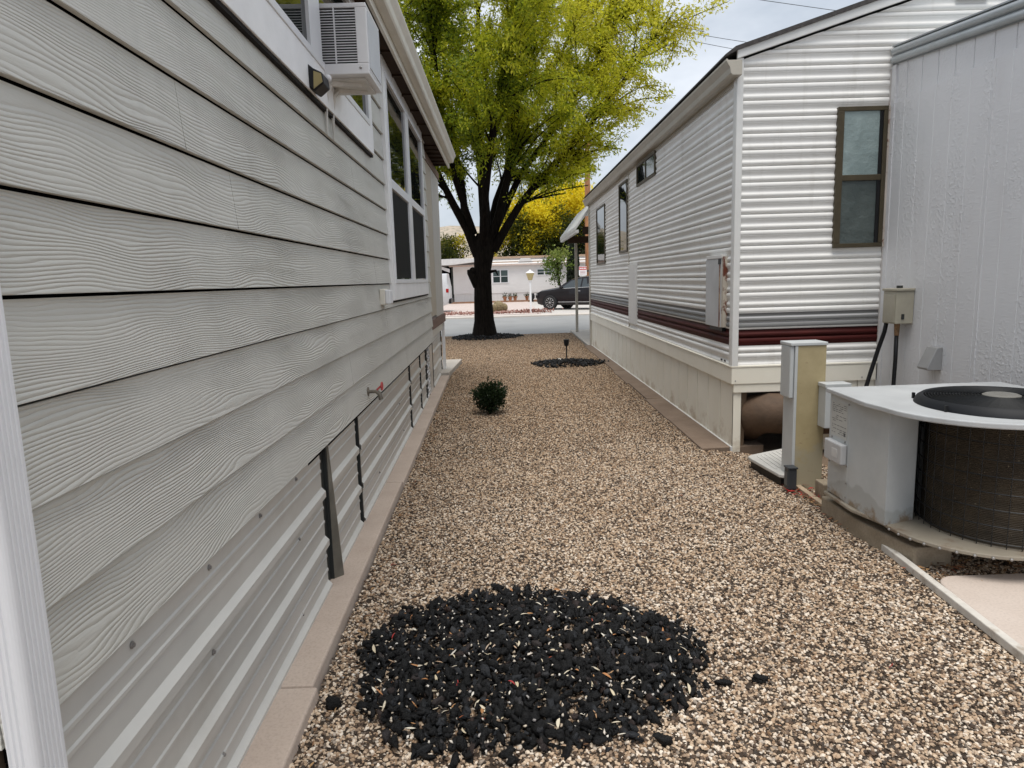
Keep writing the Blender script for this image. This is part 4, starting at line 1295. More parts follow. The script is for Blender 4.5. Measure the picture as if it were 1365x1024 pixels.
# ================================================================== lava rock patches
def ico(sub):
    bm = bmesh.new(); bmesh.ops.create_icosphere(bm, subdivisions=sub, radius=1.0)
    V = np.array([v.co[:] for v in bm.verts]); F = np.array([[v.index for v in f.verts] for f in bm.faces]); bm.free()
    return V, F


def rotm(n):
    q = rng.normal(size=(n, 4)); q /= np.linalg.norm(q, axis=1)[:, None]
    w, x, y, z = q.T
    return np.stack([np.stack([1 - 2 * (y * y + z * z), 2 * (x * y - z * w), 2 * (x * z + y * w)], -1),
                     np.stack([2 * (x * y + z * w), 1 - 2 * (x * x + z * z), 2 * (y * z - x * w)], -1),
                     np.stack([2 * (x * z - y * w), 2 * (y * z + x * w), 1 - 2 * (x * x + y * y)], -1)], 1)


def craggy(sub, amp=0.46):
    V, F = ico(sub)
    d = 1 + rng.uniform(-amp, amp * 0.7, len(V))
    # some flat broken facets
    for _ in range(7):
        nrm = rng.normal(size=3); nrm /= np.linalg.norm(nrm)
        s = V @ nrm; d = np.where(s > 0.55, d * 0.62 / np.maximum(s, 0.56), d)
    return V * d[:, None] * np.array([1.1, rng.uniform(0.55, 0.95), rng.uniform(0.4, 0.8)]), F


def scatter(name, P, size, mat, variants, parent=None):
    n = len(P); R_ = rotm(n); Vs, Fs, T = [], [], []; off = 0
    pick = rng.integers(0, len(variants), n)
    tint = rng.random(n)
    for i in range(n):
        v, f = variants[pick[i]]
        w = (v * size[i]) @ R_[i].T + P[i]
        Vs.append(w); Fs.append(f + off); off += len(v); T.append(np.full(len(v), tint[i]))
    return np_mesh(name, np.concatenate(Vs), np.concatenate(Fs), mat, parent, np.concatenate(T))


LAVA = mat_tint('black_lava_rock', [(0.0, (0.003, 0.003, 0.0032)), (0.7, (0.009, 0.009, 0.0095)), (0.93, (0.028, 0.030, 0.034)), (0.97, (0.035, 0.02, 0.015)), (1.0, (0.045, 0.047, 0.05))], 0.6, 1.0, 95, spec=0.28)
rocks2 = [craggy(2) for _ in range(14)]
rocks1 = [craggy(1) for _ in range(6)]


def blob_points(n, cx, cy, rx, ry, wob, mound):
    out = []
    while len(out) < n:
        a = rng.uniform(0, 2 * PI); r = math.sqrt(rng.random())
        edge = 1 + wob * (math.sin(3 * a + 1.3) * 0.5 + math.sin(5 * a + 0.4) * 0.35 + math.sin(9 * a) * 0.25)
        rr = r * edge
        if r > 0.86 and rng.random() < 0.36: rr *= rng.uniform(1.0, 1.11)
        out.append((cx + rx * rr * math.cos(a), cy + ry * rr * math.sin(a), mound * max(0.0, 1 - r ** 2) + rng.uniform(0.0, 0.022)))
    return np.array(out)


P = blob_points(3900, 0.045, 2.55, 0.675, 0.555, 0.07, 0.028)
sz = 0.009 + 0.024 * rng.random(len(P)) ** 1.9 + np.where(rng.random(len(P)) < 0.08, 0.010, 0)
lo = scatter('lava_rock_bed', P, sz, LAVA, rocks2)
tag(lo, 'large round bed of black lava rock on the gravel in the foreground', 'lava rock bed', kind='stuff')
P = blob_points(620, 1.10, 11.95, 0.63, 0.46, 0.12, 0.06)
tag(scatter('lava_rock_bed', P, rng.uniform(0.022, 0.045, len(P)), LAVA, rocks1), 'small black lava rock bed around the solar stake light', 'lava rock bed', kind='stuff')
P = blob_points(950, -0.50, 18.2, 0.9, 0.85, 0.08, 0.07)
tag(scatter('lava_rock_bed', P, rng.uniform(0.025, 0.05, len(P)), LAVA, rocks1), 'black lava rock ring around the trunk of the big tree', 'lava rock bed', kind='stuff')
# a few single rocks that rolled away
for (x, y, s, lab) in ((0.905, 2.335, 0.034, 'lone black lava rock on the gravel farthest to the right of the large bed'),
                       (0.765, 2.32, 0.032, 'black lava rock just off the right edge of the large bed'),
                       (-0.075, 3.17, 0.036, 'lone black lava rock on the gravel just behind the large bed'),
                       (-0.60, 2.66, 0.028, 'black lava rock on the gravel between the kerb strip and the large bed'),
                       (-0.66, 2.27, 0.034, 'lumpy lava rock on the gravel closest to the kerb strip'),
                       (0.47, 2.02, 0.030, 'black lava rock loose in the gravel in front of the large bed')):
    V_, F_ = craggy(3, 0.16)
    o = np_mesh('lava_rock', V_ * s + np.array([x, y, s * 0.45]), F_, LAVA, None, np.full(len(V_), rng.random() * 0.6))
    tag(o, lab, 'rock')


# dry curled leaf scraps
def scraps(name, P, lmin, lmax, mat, up=0.4):
    n = len(P); Vs, Fs, T = [], [], []
    for i in range(n):
        a = rng.uniform(0, 2 * PI); L = rng.uniform(lmin, lmax); w = L * rng.uniform(0.12, 0.3)
        d = np.array([math.cos(a), math.sin(a), rng.uniform(-up, up)]); d /= np.linalg.norm(d)
        s = np.array([-math.sin(a), math.cos(a), rng.uniform(-0.5, 0.5)])
        c = rng.uniform(-0.5, 0.5) * L
        k = 5
        base = len(Vs) * 0
        pts = []
        for j in range(k):
            u = j / (k - 1) - 0.5
            ctr = P[i] + d * L * u + s * c * (u * u - 0.1) + np.array([0, 0, L * 0.25 * (0.25 - u * u)])
            ww = w * (1 - (2 * u) ** 2) * 0.5 + 0.0006
            pts += [ctr - s * ww, ctr + np.array([0, 0, -ww * 0.5]), ctr + s * ww]
        o = i * 3 * k
        for j in range(k - 1):
            q = o + 3 * j
            Fs += [(q, q + 1, q + 4, q + 3), (q + 1, q + 2, q + 5, q + 4)]
        Vs += pts; T += [rng.random()] * (3 * k)
    return np_mesh(name, np.array(Vs), np.array(Fs), mat, None, np.array(T))


LIT = mat_tint('dry_leaf_scraps', [(0.0, (0.50, 0.42, 0.28)), (0.35, (0.62, 0.56, 0.44)), (0.6, (0.66, 0.63, 0.56)), (0.78, (0.36, 0.20, 0.09)), (0.95, (0.40, 0.18, 0.07)), (0.98, (0.26, 0.03, 0.025)), (1.0, (0.36, 0.03, 0.03))], 0.6)
P = blob_points(300, 0.045, 2.55, 0.66, 0.54, 0.07, 0.028); P[:, 2] += 0.012
tag(scraps('leaf_litter', P, 0.014, 0.042, LIT, 0.7), 'pale curled dry leaf scraps lying among the black lava rocks', 'leaf litter', kind='stuff')
P = blob_points(700, 0.045, 2.55, 0.71, 0.58, 0.07, 0.028); P[:, 2] += rng.uniform(-0.004, 0.012, len(P))
PALE = mat_tint('pale_pebbles', [(0, (0.2, 0.13, 0.08)), (0.4, (0.5, 0.42, 0.32)), (0.8, (0.7, 0.66, 0.6)), (1, (0.3, 0.28, 0.27))], 0.75)
tag(scatter('loose_gravel', P, rng.uniform(0.006, 0.012, len(P)), PALE, rocks1), 'pale gravel stones showing between the black lava rocks', 'gravel', kind='stuff')
RED = mat_tint('red_leaves', [(0.0, (0.30, 0.01, 0.015)), (0.7, (0.42, 0.03, 0.03)), (1.0, (0.20, 0.08, 0.03))], 0.5)
P = np.stack([rng.normal(2.03, 0.05, 60), rng.uniform(4.28, 4.66, 60), rng.uniform(0.012, 0.03, 60)], 1)
P2 = np.stack([rng.normal(1.93, 0.03, 22), rng.uniform(4.38, 4.62, 22), rng.uniform(0.012, 0.025, 22)], 1)
tag(scraps('red_leaf_litter', np.concatenate([P, P2]), 0.02, 0.05, RED, 0.3), 'bright red fallen leaves at the foot of the pedestal', 'leaf litter', kind='stuff')
BRN = mat_tint('brown_leaves', [(0.0, (0.10, 0.05, 0.025)), (0.6, (0.22, 0.12, 0.06)), (0.85, (0.36, 0.22, 0.10)), (1.0, (0.2, 0.02, 0.02))], 0.7)
P = np.stack([rng.uniform(1.93, 2.05, 260), rng.uniform(3.4, 4.6, 260), rng.uniform(0.008, 0.022, 260)], 1)
P[:, 0] += np.where(P[:, 1] < 3.7, 0.09, 0.0)
Q = np.stack([kx(0) + 0.04 + rng.exponential(0.05, 160), rng.uniform(1.9, 8, 160), rng.uniform(0.008, 0.02, 160)], 1); Q[:, 0] += -0.0175 * Q[:, 1]
W2 = np.stack([rng.uniform(-0.7, 1.75, 150), 1.9 + 14 * rng.random(150) ** 1.5, rng.uniform(0.012, 0.02, 150)], 1)
R2 = np.stack([rng.normal(2.3, 0.25, 160), rng.normal(3.2, 0.1, 160), rng.uniform(0.006, 0.02, 160)], 1)
tag(scraps('brown_leaf_litter', np.concatenate([P, Q, R2, W2]), 0.015, 0.045, BRN, 0.3), 'brown leaf bits on the gravel and caught along its edges', 'leaf litter', kind='stuff')

# ================================================================== foliage helpers
def leaf_mesh(name, C, D, L, Wd, mat, tint, parent, fold=0.25):
    """one folded leaf (two quads -> kite) per centre; D axis direction"""
    n = len(C)
    D = D / np.linalg.norm(D, axis=1)[:, None]
    r = rng.normal(size=(n, 3)); S_ = np.cross(D, r); S_ /= np.linalg.norm(S_, axis=1)[:, None]
    N_ = np.cross(D, S_)
    L = np.asarray(L)[:, None]; Wd = np.asarray(Wd)[:, None]
    b = C - D * L * 0.5; tp_ = C + D * L * 0.5 - N_ * L * 0.12
    m1 = C - D * L * 0.05 + S_ * Wd + N_ * Wd * fold; m2 = C - D * L * 0.05 - S_ * Wd + N_ * Wd * fold
    V = np.stack([b, m1, tp_, m2], 1).reshape(-1, 3)
    i = np.arange(n) * 4
    F = np.stack([i, i + 1, i + 2, i + 3], 1)
    return np_mesh(name, V, F, mat, parent, np.repeat(tint, 4))


BARK = M('dark_bark', (0.009, 0.007, 0.0056), 0.95, spec=0.1, var=0.7, scale=9, bmp=1.0, bscale=14, stretch=(3, 3, 0.6))


def curve(p, d, length, n, bend, wob):
    """points of a bent twig"""
    pts = [Vector(p)]; d = Vector(d).normalized()
    for _ in range(n):
        d = (d + Vector(bend) / n + Vector(rng.normal(size=3) * wob)).normalized()
        pts.append(pts[-1] + d * (length / n))
    return pts


# ------------------------------------------------------------------ the big tree
tree = thing('shade_tree', 'big yellow-green shade tree with a thick dark forked trunk at the end of the alley', 'tree', (-0.5, 18.2, 0))
tk = MB()
F0 = Vector((-0.46, 18.2, 2.15))
trunk_path = [(-0.53, 18.2, -0.05), (-0.52, 18.2, 0.12), (-0.52, 18.2, 0.45), (-0.53, 18.2, 1.0), (-0.52, 18.2, 1.45), (-0.52, 18.2, 1.75), (-0.49, 18.2, 2.0), (-0.46, 18.2, 2.35), (-0.44, 18.2, 2.7)]
tk.tube(trunk_path, [0.42, 0.33, 0.265, 0.24, 0.228, 0.224, 0.245, 0.30, 0.2], 18)
tk.ball((-0.77, 18.15, 1.72), 0.12, 6, (0.9, 1, 1.1))
tk.tube([(-0.66, 18.15, 1.35), (-0.76, 18.1, 1.6), (-0.86, 18.08, 1.72), (-0.90, 18.08, 1.78)], [0.12, 0.12, 0.07, 0.02], 8)
tk.tube([(-0.30, 18.1, 1.72), (-0.17, 18.0, 1.74), (-0.12, 18.0, 1.62)], [0.05, 0.03, 0.015], 6)
limbs = [
    ([(-0.62, 18.15, 2.15), (-0.86, 18.1, 2.8), (-1.18, 18.0, 3.4), (-1.55, 17.9, 4.2), (-2.1, 17.6, 5.6), (-2.9, 17.3, 7.4)], 0.18),
    ([(-0.80, 18.2, 2.6), (-0.93, 18.35, 3.2), (-1.0, 18.6, 4.1), (-1.25, 18.9, 5.6), (-1.4, 19.2, 7.6), (-1.6, 19.4, 9.2)], 0.15),
    ([(-0.42, 18.2, 2.35), (-0.40, 18.2, 3.1), (-0.46, 18.3, 4.4), (-0.55, 18.4, 6.0), (-0.4, 18.4, 8.0), (-0.5, 18.4, 9.8)], 0.22),
    ([(-0.30, 18.2, 2.45), (-0.05, 18.1, 3.1), (0.20, 18.0, 4.0), (0.45, 17.9, 5.4), (0.75, 17.7, 7.2), (1.0, 17.6, 9.2)], 0.17),
    ([(-0.22, 18.15, 2.25), (0.15, 18.05, 2.85), (0.55, 18.0, 3.45), (1.15, 17.9, 4.1), (2.1, 17.7, 5.0), (3.3, 17.4, 6.4), (4.3, 17.2, 7.7)], 0.15),
    ([(-0.38, 18.3, 2.4), (-0.1, 19.0, 3.6), (0.5, 19.9, 5.2), (1.4, 20.6, 7.0), (2.4, 21.0, 8.8)], 0.15),
    ([(-0.45, 18.0, 2.4), (-0.35, 17.3, 3.6), (-0.1, 16.3, 5.0), (0.3, 15.4, 6.6), (0.8, 14.8, 8.2)], 0.13),
    ([(-0.1, 18.2, 2.9), (0.55, 18.5, 4.2), (1.5, 18.7, 5.4), (2.6, 18.7, 7.0), (3.6, 18.6, 8.8)], 0.12),
    ([(-0.7, 18.1, 2.7), (-1.1, 17.5, 4.0), (-1.3, 16.6, 5.6), (-1.4, 15.9, 7.4)], 0.11),
]


def lerp_path(path, u):
    k = u * (len(path) - 1); i = min(int(k), len(path) - 2); f = k - i
    a, b = Vector(path[i]), Vector(path[i + 1])
    return a.lerp(b, f), (b - a).normalized()


LC, LD, LT = [], [], []
centre = Vector((-0.4, 18.2, 3.4))


def leafy(pts, per, hang):
    for i in range(len(pts) - 1):
        a, b = pts[i], pts[i + 1]
        d = (b - a).normalized()
        n = rng.poisson(per * (b - a).length)
        for _ in range(n):
            p = a.lerp(b, rng.random()) + Vector(rng.normal(size=3) * 0.075)
            dd = d * 0.55 + Vector(rng.normal(size=3) * 0.55) + Vector((0, 0, -hang))
            LC.append(p); LD.append(dd)


ZX, ZZ = [-3.5, -1.6, -0.9, 0.45, 1.1, 2.2, 2.6, 4.1, 5.4, 7], [3.8, 3.25, 3.4, 3.35, 3.5, 3.85, 4.2, 5.6, 7.1, 9.0]


def inside(p):
    return p.z > np.interp(p.x, ZX, ZZ) - 0.1 and p.x < np.interp(p.z, [4, 5.5, 7, 8, 9, 12], [2.5, 4.1, 5.5, 5.9, 5.8, 4.4]) + 0.25

for li, (path, r0) in enumerate(limbs):
    n = len(path)
    rad = [r0 * 0.74 * (1 - i / (n - 1)) ** 0.8 + 0.012 for i in range(n)]
    tk.tube(path, rad, 9)
    for s in range(30):
        u = rng.uniform(0.30, 1.0)
        p, d = lerp_path(path, u)
        outv = (p - centre).normalized()
        dirv = d * 0.6 + outv * 0.8 + Vector((0, 0, 0.25)) + Vector(rng.normal(size=3) * 0.42)
        Ls = rng.uniform(1.1, 2.7) * (1.15 - 0.35 * u)
        sag = rng.uniform(-0.9, 0.3) if p.z < 6 else rng.uniform(-0.3, 0.3)
        pts = curve(p, dirv, Ls, 7, (0, 0, sag), 0.07)
        rr = 0.032 * (1.1 - 0.5 * u)
        kk = 8
        while kk > 3 and not inside(pts[kk - 1]): kk -= 1
        if not inside(pts[kk - 1]): continue
        pts = pts[:kk] + [pts[kk - 1] + (pts[kk - 1] - pts[kk - 2]) * 0.15] * (8 - kk) if kk < 8 else pts
        pts = pts[:min(8, kk + 1)]
        tk.tube(pts, [rr * (1 - 0.82 * i / 7) for i in range(len(pts))], 5)
        leafy(pts[2:], 84, 0.35)
        for q in range(6):
            k = rng.integers(1, len(pts) - 1)
            d2 = (pts[k] - pts[k - 1]).normalized() * 0.9 + Vector(rng.normal(size=3) * 0.55) + Vector((0, 0, -0.12))
            tw = curve(pts[k], d2, rng.uniform(0.5, 1.25), 5, (0, 0, rng.uniform(-0.9, 0.15)), 0.08)
            if not inside(tw[-1]): continue
            tk.tube(tw, [0.011, 0.009, 0.0075, 0.006, 0.005, 0.003], 4)
            leafy(tw, 112, 0.45)
tk.build('trunk', BARK, tree, smooth=True, flat_angle=60)
LC = np.array([c[:] for c in LC]); LD = np.array([c[:] for c in LD])
# the crown keeps clear of the air under it: lower edge rises outward
zmin = np.interp(LC[:, 0], [-3.5, -1.6, -0.9, 0.45, 1.1, 2.2, 2.6, 4.1, 5.4, 7], [3.8, 3.25, 3.4, 3.35, 3.5, 3.85, 4.2, 5.6, 7.1, 9.0])
zmin = zmin + rng.normal(size=len(LC)) * 0.15 - 0.25 * (rng.random(len(LC)) < 0.3)
xmax = np.interp(LC[:, 2], [4, 5.5, 7, 8, 9, 12], [2.5, 4.1, 5.5, 5.9, 5.8, 4.4]) + rng.normal(size=len(LC)) * 0.2
keep = (LC[:, 2] > zmin) & (LC[:, 0] < xmax) & (LC[:, 1] > 13.2)
LC, LD = LC[keep], LD[keep]
print('leaves', len(LC))
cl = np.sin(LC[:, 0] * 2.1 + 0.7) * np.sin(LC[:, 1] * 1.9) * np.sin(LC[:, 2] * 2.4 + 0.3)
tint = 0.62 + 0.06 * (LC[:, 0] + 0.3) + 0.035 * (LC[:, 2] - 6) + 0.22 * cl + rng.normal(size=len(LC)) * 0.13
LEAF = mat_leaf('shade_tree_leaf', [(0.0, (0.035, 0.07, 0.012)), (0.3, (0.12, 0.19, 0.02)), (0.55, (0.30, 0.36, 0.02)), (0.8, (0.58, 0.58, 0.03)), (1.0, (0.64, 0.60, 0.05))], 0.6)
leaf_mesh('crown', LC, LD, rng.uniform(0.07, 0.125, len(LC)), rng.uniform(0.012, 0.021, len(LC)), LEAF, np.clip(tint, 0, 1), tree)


# ------------------------------------------------------------------ generic clumped crown
def clump_crown(n_clump, leaves_per, c, r, sz, lsize, flat=0.8):
    C = []
    k = 0
    while k < n_clump:
        v = rng.normal(size=3); v /= np.linalg.norm(v)
        rr = rng.random() ** 0.45
        p = np.array(c) + v * rr * np.array(r)
        C.append(p); k += 1
    C = np.array(C)
    idx = np.repeat(np.arange(n_clump), leaves_per)
    P = C[idx] + rng.normal(size=(len(idx), 3)) * np.array([sz, sz, sz * flat])
    D = rng.normal(size=(len(idx), 3)) + np.array([0, 0, -0.3])
    return C, idx, P, D


YLEAF = mat_leaf('autumn_leaf', [(0.0, (0.010, 0.018, 0.005)), (0.3, (0.035, 0.05, 0.008)), (0.5, (0.12, 0.13, 0.012)), (0.62, (0.68, 0.55, 0.018)), (1.0, (0.88, 0.75, 0.04))], 0.58)


def simple_tree(name, label, base, h, c, r, n_clump, per, sz, ls, mat, tintf, rt=0.2):
    t_ = thing(name, label, 'tree', base)
    k = MB()
    b = Vector(base); top = Vector(c)
    k.tube([b, b.lerp(top, 0.4) + Vector((0.1, 0, 0)), b.lerp(top, 0.7), top + Vector((0, 0, r[2] * 0.5))], [rt, rt * 0.8, rt * 0.6, rt * 0.15], 8)
    C, idx, P, D = clump_crown(n_clump, per, c, r, sz, ls)
    for q in range(0, n_clump, max(1, n_clump // 40)):
        st = b.lerp(top, rng.uniform(0.4, 0.95)); e = Vector(C[q])
        m_ = st.lerp(e, 0.5) + Vector((0, 0, 0.15 * (e - st).length))
        k.tube([st, m_, e], [rt * 0.35, rt * 0.2, rt * 0.05], 5)
    k.build('trunk', BARK, t_, smooth=True)
    tt = tintf(P, C[idx])
    leaf_mesh('crown', P, D, rng.uniform(0.7, 1.3, len(P)) * ls, rng.uniform(0.2, 0.36, len(P)) * ls, mat, np.clip(tt + rng.normal(size=len(P)) * 0.07, 0, 1), t_)
    return t_


def yel(P, C):
    c1 = np.sin(C[:, 0] * 1.7 + C[:, 2] * 0.9) * np.sin(C[:, 2] * 1.3 + 0.5 * C[:, 1])
    return 0.38 + 0.12 * (C[:, 2] - 3.8) + 0.36 * c1 + 0.08 * np.maximum(0, 1.2 - C[:, 0])


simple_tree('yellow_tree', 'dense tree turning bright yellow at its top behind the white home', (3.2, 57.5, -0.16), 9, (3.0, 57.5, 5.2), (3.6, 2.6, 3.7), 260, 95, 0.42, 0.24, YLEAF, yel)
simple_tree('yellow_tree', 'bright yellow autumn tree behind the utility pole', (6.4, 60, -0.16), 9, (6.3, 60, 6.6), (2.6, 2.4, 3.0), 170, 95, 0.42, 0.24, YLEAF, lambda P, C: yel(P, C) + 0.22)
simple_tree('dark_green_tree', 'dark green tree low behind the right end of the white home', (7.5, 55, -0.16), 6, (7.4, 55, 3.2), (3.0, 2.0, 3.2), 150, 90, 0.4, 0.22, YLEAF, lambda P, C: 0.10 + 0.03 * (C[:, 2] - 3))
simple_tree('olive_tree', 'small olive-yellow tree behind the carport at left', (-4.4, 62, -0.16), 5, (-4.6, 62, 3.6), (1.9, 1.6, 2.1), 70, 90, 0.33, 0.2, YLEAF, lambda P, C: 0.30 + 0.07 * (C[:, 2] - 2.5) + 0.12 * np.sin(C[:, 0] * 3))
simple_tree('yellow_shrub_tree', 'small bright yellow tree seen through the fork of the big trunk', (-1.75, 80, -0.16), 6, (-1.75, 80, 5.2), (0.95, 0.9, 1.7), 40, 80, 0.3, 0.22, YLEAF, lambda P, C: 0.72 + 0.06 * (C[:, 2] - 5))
GLEAF = mat_leaf('young_green_leaf', [(0.0, (0.03, 0.06, 0.01)), (0.5, (0.12, 0.18, 0.03)), (1.0, (0.40, 0.42, 0.10))], 0.4)
simple_tree('young_tree', 'young light green tree behind the dark car', (3.75, 45.5, -0.1), 4, (3.62, 45.5, 2.45), (0.95, 0.8, 1.25), 30, 42, 0.22, 0.17, GLEAF, lambda P, C: 0.45 + 0.25 * (C[:, 2] - 2.3), rt=0.07)
cy = thing('cypress', 'tall narrow dark cypress beside the utility pole', 'tree', (5.0, 49.0, -0.11))
MB().tube([(5.0, 49.0, -0.15), (5.0, 49.0, 2.0), (5.0, 49.0, 4.2)], [0.12, 0.1, 0.02], 7).build('trunk', BARK, cy)
n = 9000
zz = rng.uniform(0.1, 4.7, n); wd = np.interp(zz, [0, 1, 3, 4.7], [0.42, 0.5, 0.42, 0.05]); a = rng.uniform(0, 2 * PI, n); rr = wd * rng.random(n) ** 0.4
P = np.stack([5.0 + rr * np.cos(a), 49 + rr * np.sin(a), zz], 1)
leaf_mesh('crown', P, rng.normal(size=(n, 3)) * 0.5 + np.array([0, 0, 1.0]), rng.uniform(0.12, 0.22, n), rng.uniform(0.03, 0.05, n),
          mat_leaf('cypress_leaf', [(0, (0.008, 0.014, 0.007)), (1, (0.022, 0.034, 0.014))], 0.15), rng.random(n), cy)

# ------------------------------------------------------------------ the round shrub in the gravel
sh = thing('round_shrub', 'small round dark green shrub alone in the gravel', 'shrub', (-0.19, 7.66, 0))
stm = MB()
sc_ = np.array([-0.185, 7.66, 0.185])
for _ in range(16):
    v = rng.normal(size=3); v[2] = abs(v[2]) + 0.2; v /= np.linalg.norm(v)
    stm.tube([(-0.19, 7.66, -0.01), tuple(sc_ * 0.5 + np.array([-0.19, 7.66, 0.0]) * 0.5 + v * 0.05), tuple(sc_ + v * np.array([0.15, 0.15, 0.14]))], [0.008, 0.006, 0.002], 5)
stm.build('stem', BARK, sh)
n = 5200
v = rng.normal(size=(n, 3)); v /= np.linalg.norm(v, axis=1)[:, None]
bumps = 0.98 + 0.15 * np.sin(v[:, 0] * 4 + v[:, 2] * 5) * np.sin(v[:, 1] * 5 + 2) + 0.10 * np.sin(v[:, 0] * 7 + 1) * np.sin(v[:, 2] * 6) + 0.07 * np.sin(v[:, 1] * 9) + 0.10 * (v[:, 2] > 0.5) * np.sin(np.arctan2(v[:, 1], v[:, 0]) * 5)
rr = rng.random(n) ** 0.45 * bumps * (1 + 0.16 * (rng.random(n) < 0.12))
P = sc_ + v * rr[:, None] * np.array([0.185, 0.18, 0.172])
spr = []
for _ in range(34):
    vv = rng.normal(size=3); vv[2] = abs(vv[2]) * 0.8 + 0.15; vv /= np.linalg.norm(vv)
    for q in rng.uniform(0.85, 1.28, 16): spr.append(sc_ + vv * q * np.array([0.185, 0.18, 0.172]) + rng.normal(size=3) * 0.008)
P = np.concatenate([P, np.array(spr)])
P = P[P[:, 2] > 0.03 + 0.3 * np.maximum(0, np.hypot(P[:, 0] + 0.185, P[:, 1] - 7.66) - 0.10)]
leaf_mesh('foliage', P, (P - sc_) + rng.normal(size=P.shape) * 0.08 + np.array([0, 0, 0.05]), rng.uniform(0.018, 0.032, len(P)), rng.uniform(0.005, 0.009, len(P)),
          mat_leaf('shrub_leaf', [(0, (0.010, 0.018, 0.007)), (0.75, (0.022, 0.042, 0.012)), (1, (0.06, 0.10, 0.02))], 0.15), np.clip(rng.random(len(P)) * 0.75 + 0.6 * (P[:, 2] - 0.25), 0, 1), sh)

# solar stake light
sl = thing('solar_light', 'small black solar stake light standing in the lava rock bed', 'garden light', (1.13, 12.5, 0))
MB().tube([(1.13, 12.5, 0.0), (1.13, 12.5, 0.27)], 0.012, 8).build('stake', BLACKPL, sl)
MB().lathe([(0.02, 0.26), (0.04, 0.275), (0.048, 0.33), (0.05, 0.37), (0.056, 0.372), (0.056, 0.385), (0.03, 0.392), (0.001, 0.394)], (1.13, 12.5, 0), 14).build('lamp_head', BLACKPL, sl)
wr = MB(); wr.ball((0.97, 12.1, 0.06), 0.045, 6, (1, 1, 0.7))
tag(wr.build('white_rock', M('pale_rock', (0.55, 0.52, 0.47), 0.8, var=0.2), smooth=True), 'single pale stone lying in the small lava bed by the solar light', 'rock')

# ================================================================== across the street
fh = thing('white_home', 'long white mobile home with tan roof trim across the street', 'mobile home', (2.0, 50.0, -0.1))
m, t, b = newmat('white_horizontal_siding')
x, y, z = wxyz(t)
s = math_(t, 'FRACT', math_(t, 'DIVIDE', z, 0.2))
cc = ramp(t, noise(t, 0.8, 5, 0.6), [(0.3, (0.70, 0.685, 0.675)), (0.7, (0.77, 0.76, 0.75))])
t.links.new(cc, b.inputs['Base Color']); b.inputs['Roughness'].default_value = 0.5
bump(t, b, s, 0.6, 0.012)
FARW = m
TANM = M('tan_roof_trim', (0.42, 0.30, 0.21), 0.6, var=0.1)
WROOF = M('white_roof_coating', (0.62, 0.61, 0.60), 0.6, var=0.06)
MB().box(-3.55, 14, 50.0, 54.5, 0.55, 2.55).build('wall', FARW, fh)
MB().box(-3.53, 14, 50.03, 54.4, -0.12, 0.55).build('skirting', M('white_far_skirting', (0.68, 0.665, 0.65), 0.6, var=0.1, stretch=(8, 1, 0.2)), fh)
MB().prism([(49.75, 2.52), (49.75, 2.62), (50.6, 2.92), (50.6, 2.80)], 'x', -3.8, 14.2).build('eave', WROOF, fh)
MB().box(-3.8, 14.2, 49.70, 49.76, 2.50, 2.60).build('fascia', M('pale_pink_fascia', (0.58, 0.46, 0.40), 0.6), fh)
MB().prism([(50.6, 2.80), (50.6, 3.10), (54.7, 3.10), (54.7, 2.7)], 'x', -3.8, 14.2).build('roof', WROOF, fh)
MB().box(-1.2, 14.2, 50.50, 50.62, 3.02, 3.16).build('roof_trim', TANM, fh)
MB().box(-1.0, 14.2, 50.0, 50.35, 2.70, 2.79).build('lower_roof_trim', TANM, fh)
MB().prism([(1.15, 2.74), (1.35, 2.98), (2.0, 2.98), (2.2, 2.74)], 'y', 49.9, 50.45).build('skylight', WROOF, fh, bevel=0.02)
MB().box(2.9, 3.6, 50.44, 50.5, 2.86, 2.99).build('roof_vent', M('grey_vent', (0.25, 0.25, 0.26), 0.6), fh)


def fwin(x0, x1, z0, z1, n):
    o = MB().box(x0, x1, 49.955, 50.0, z0, z1).build('window', VINYL, fh)
    w = (x1 - x0 - 0.08 * (n + 1)) / n
    zm = (z0 + z1) / 2
    for i in range(n):
        a = x0 + 0.08 + i * (w + 0.08)
        MB().box(a, a + w, 49.945, 49.9545, z0 + 0.07, zm - 0.02).build('pane', mat_glass('far_glass_low', (0.03, 0.045, 0.045), 0.1), o)
        MB().box(a, a + w, 49.945, 49.9545, zm + 0.02, z1 - 0.07).build('pane', mat_glass('far_glass', (0.07, 0.10, 0.10), 0.1), o)


fwin(-0.75, 0.45, 1.25, 2.24, 2)
fwin(2.45, 3.6, 1.72, 2.22, 2)
fwin(6.5, 7.7, 1.25, 2.24, 2)
MB().box(-3.0, -2.4, 49.97, 50.0, 0.6, 1.6).build('utility_door', FARW, fh)
tag(MB().box(-3.7, 4.6, 49.1, 49.6, -0.12, 0.02).build('border_edging', M('brown_border', (0.27, 0.15, 0.09), 0.9, var=0.3, scale=5)), 'brown border edging along the base of the white home', 'edging')
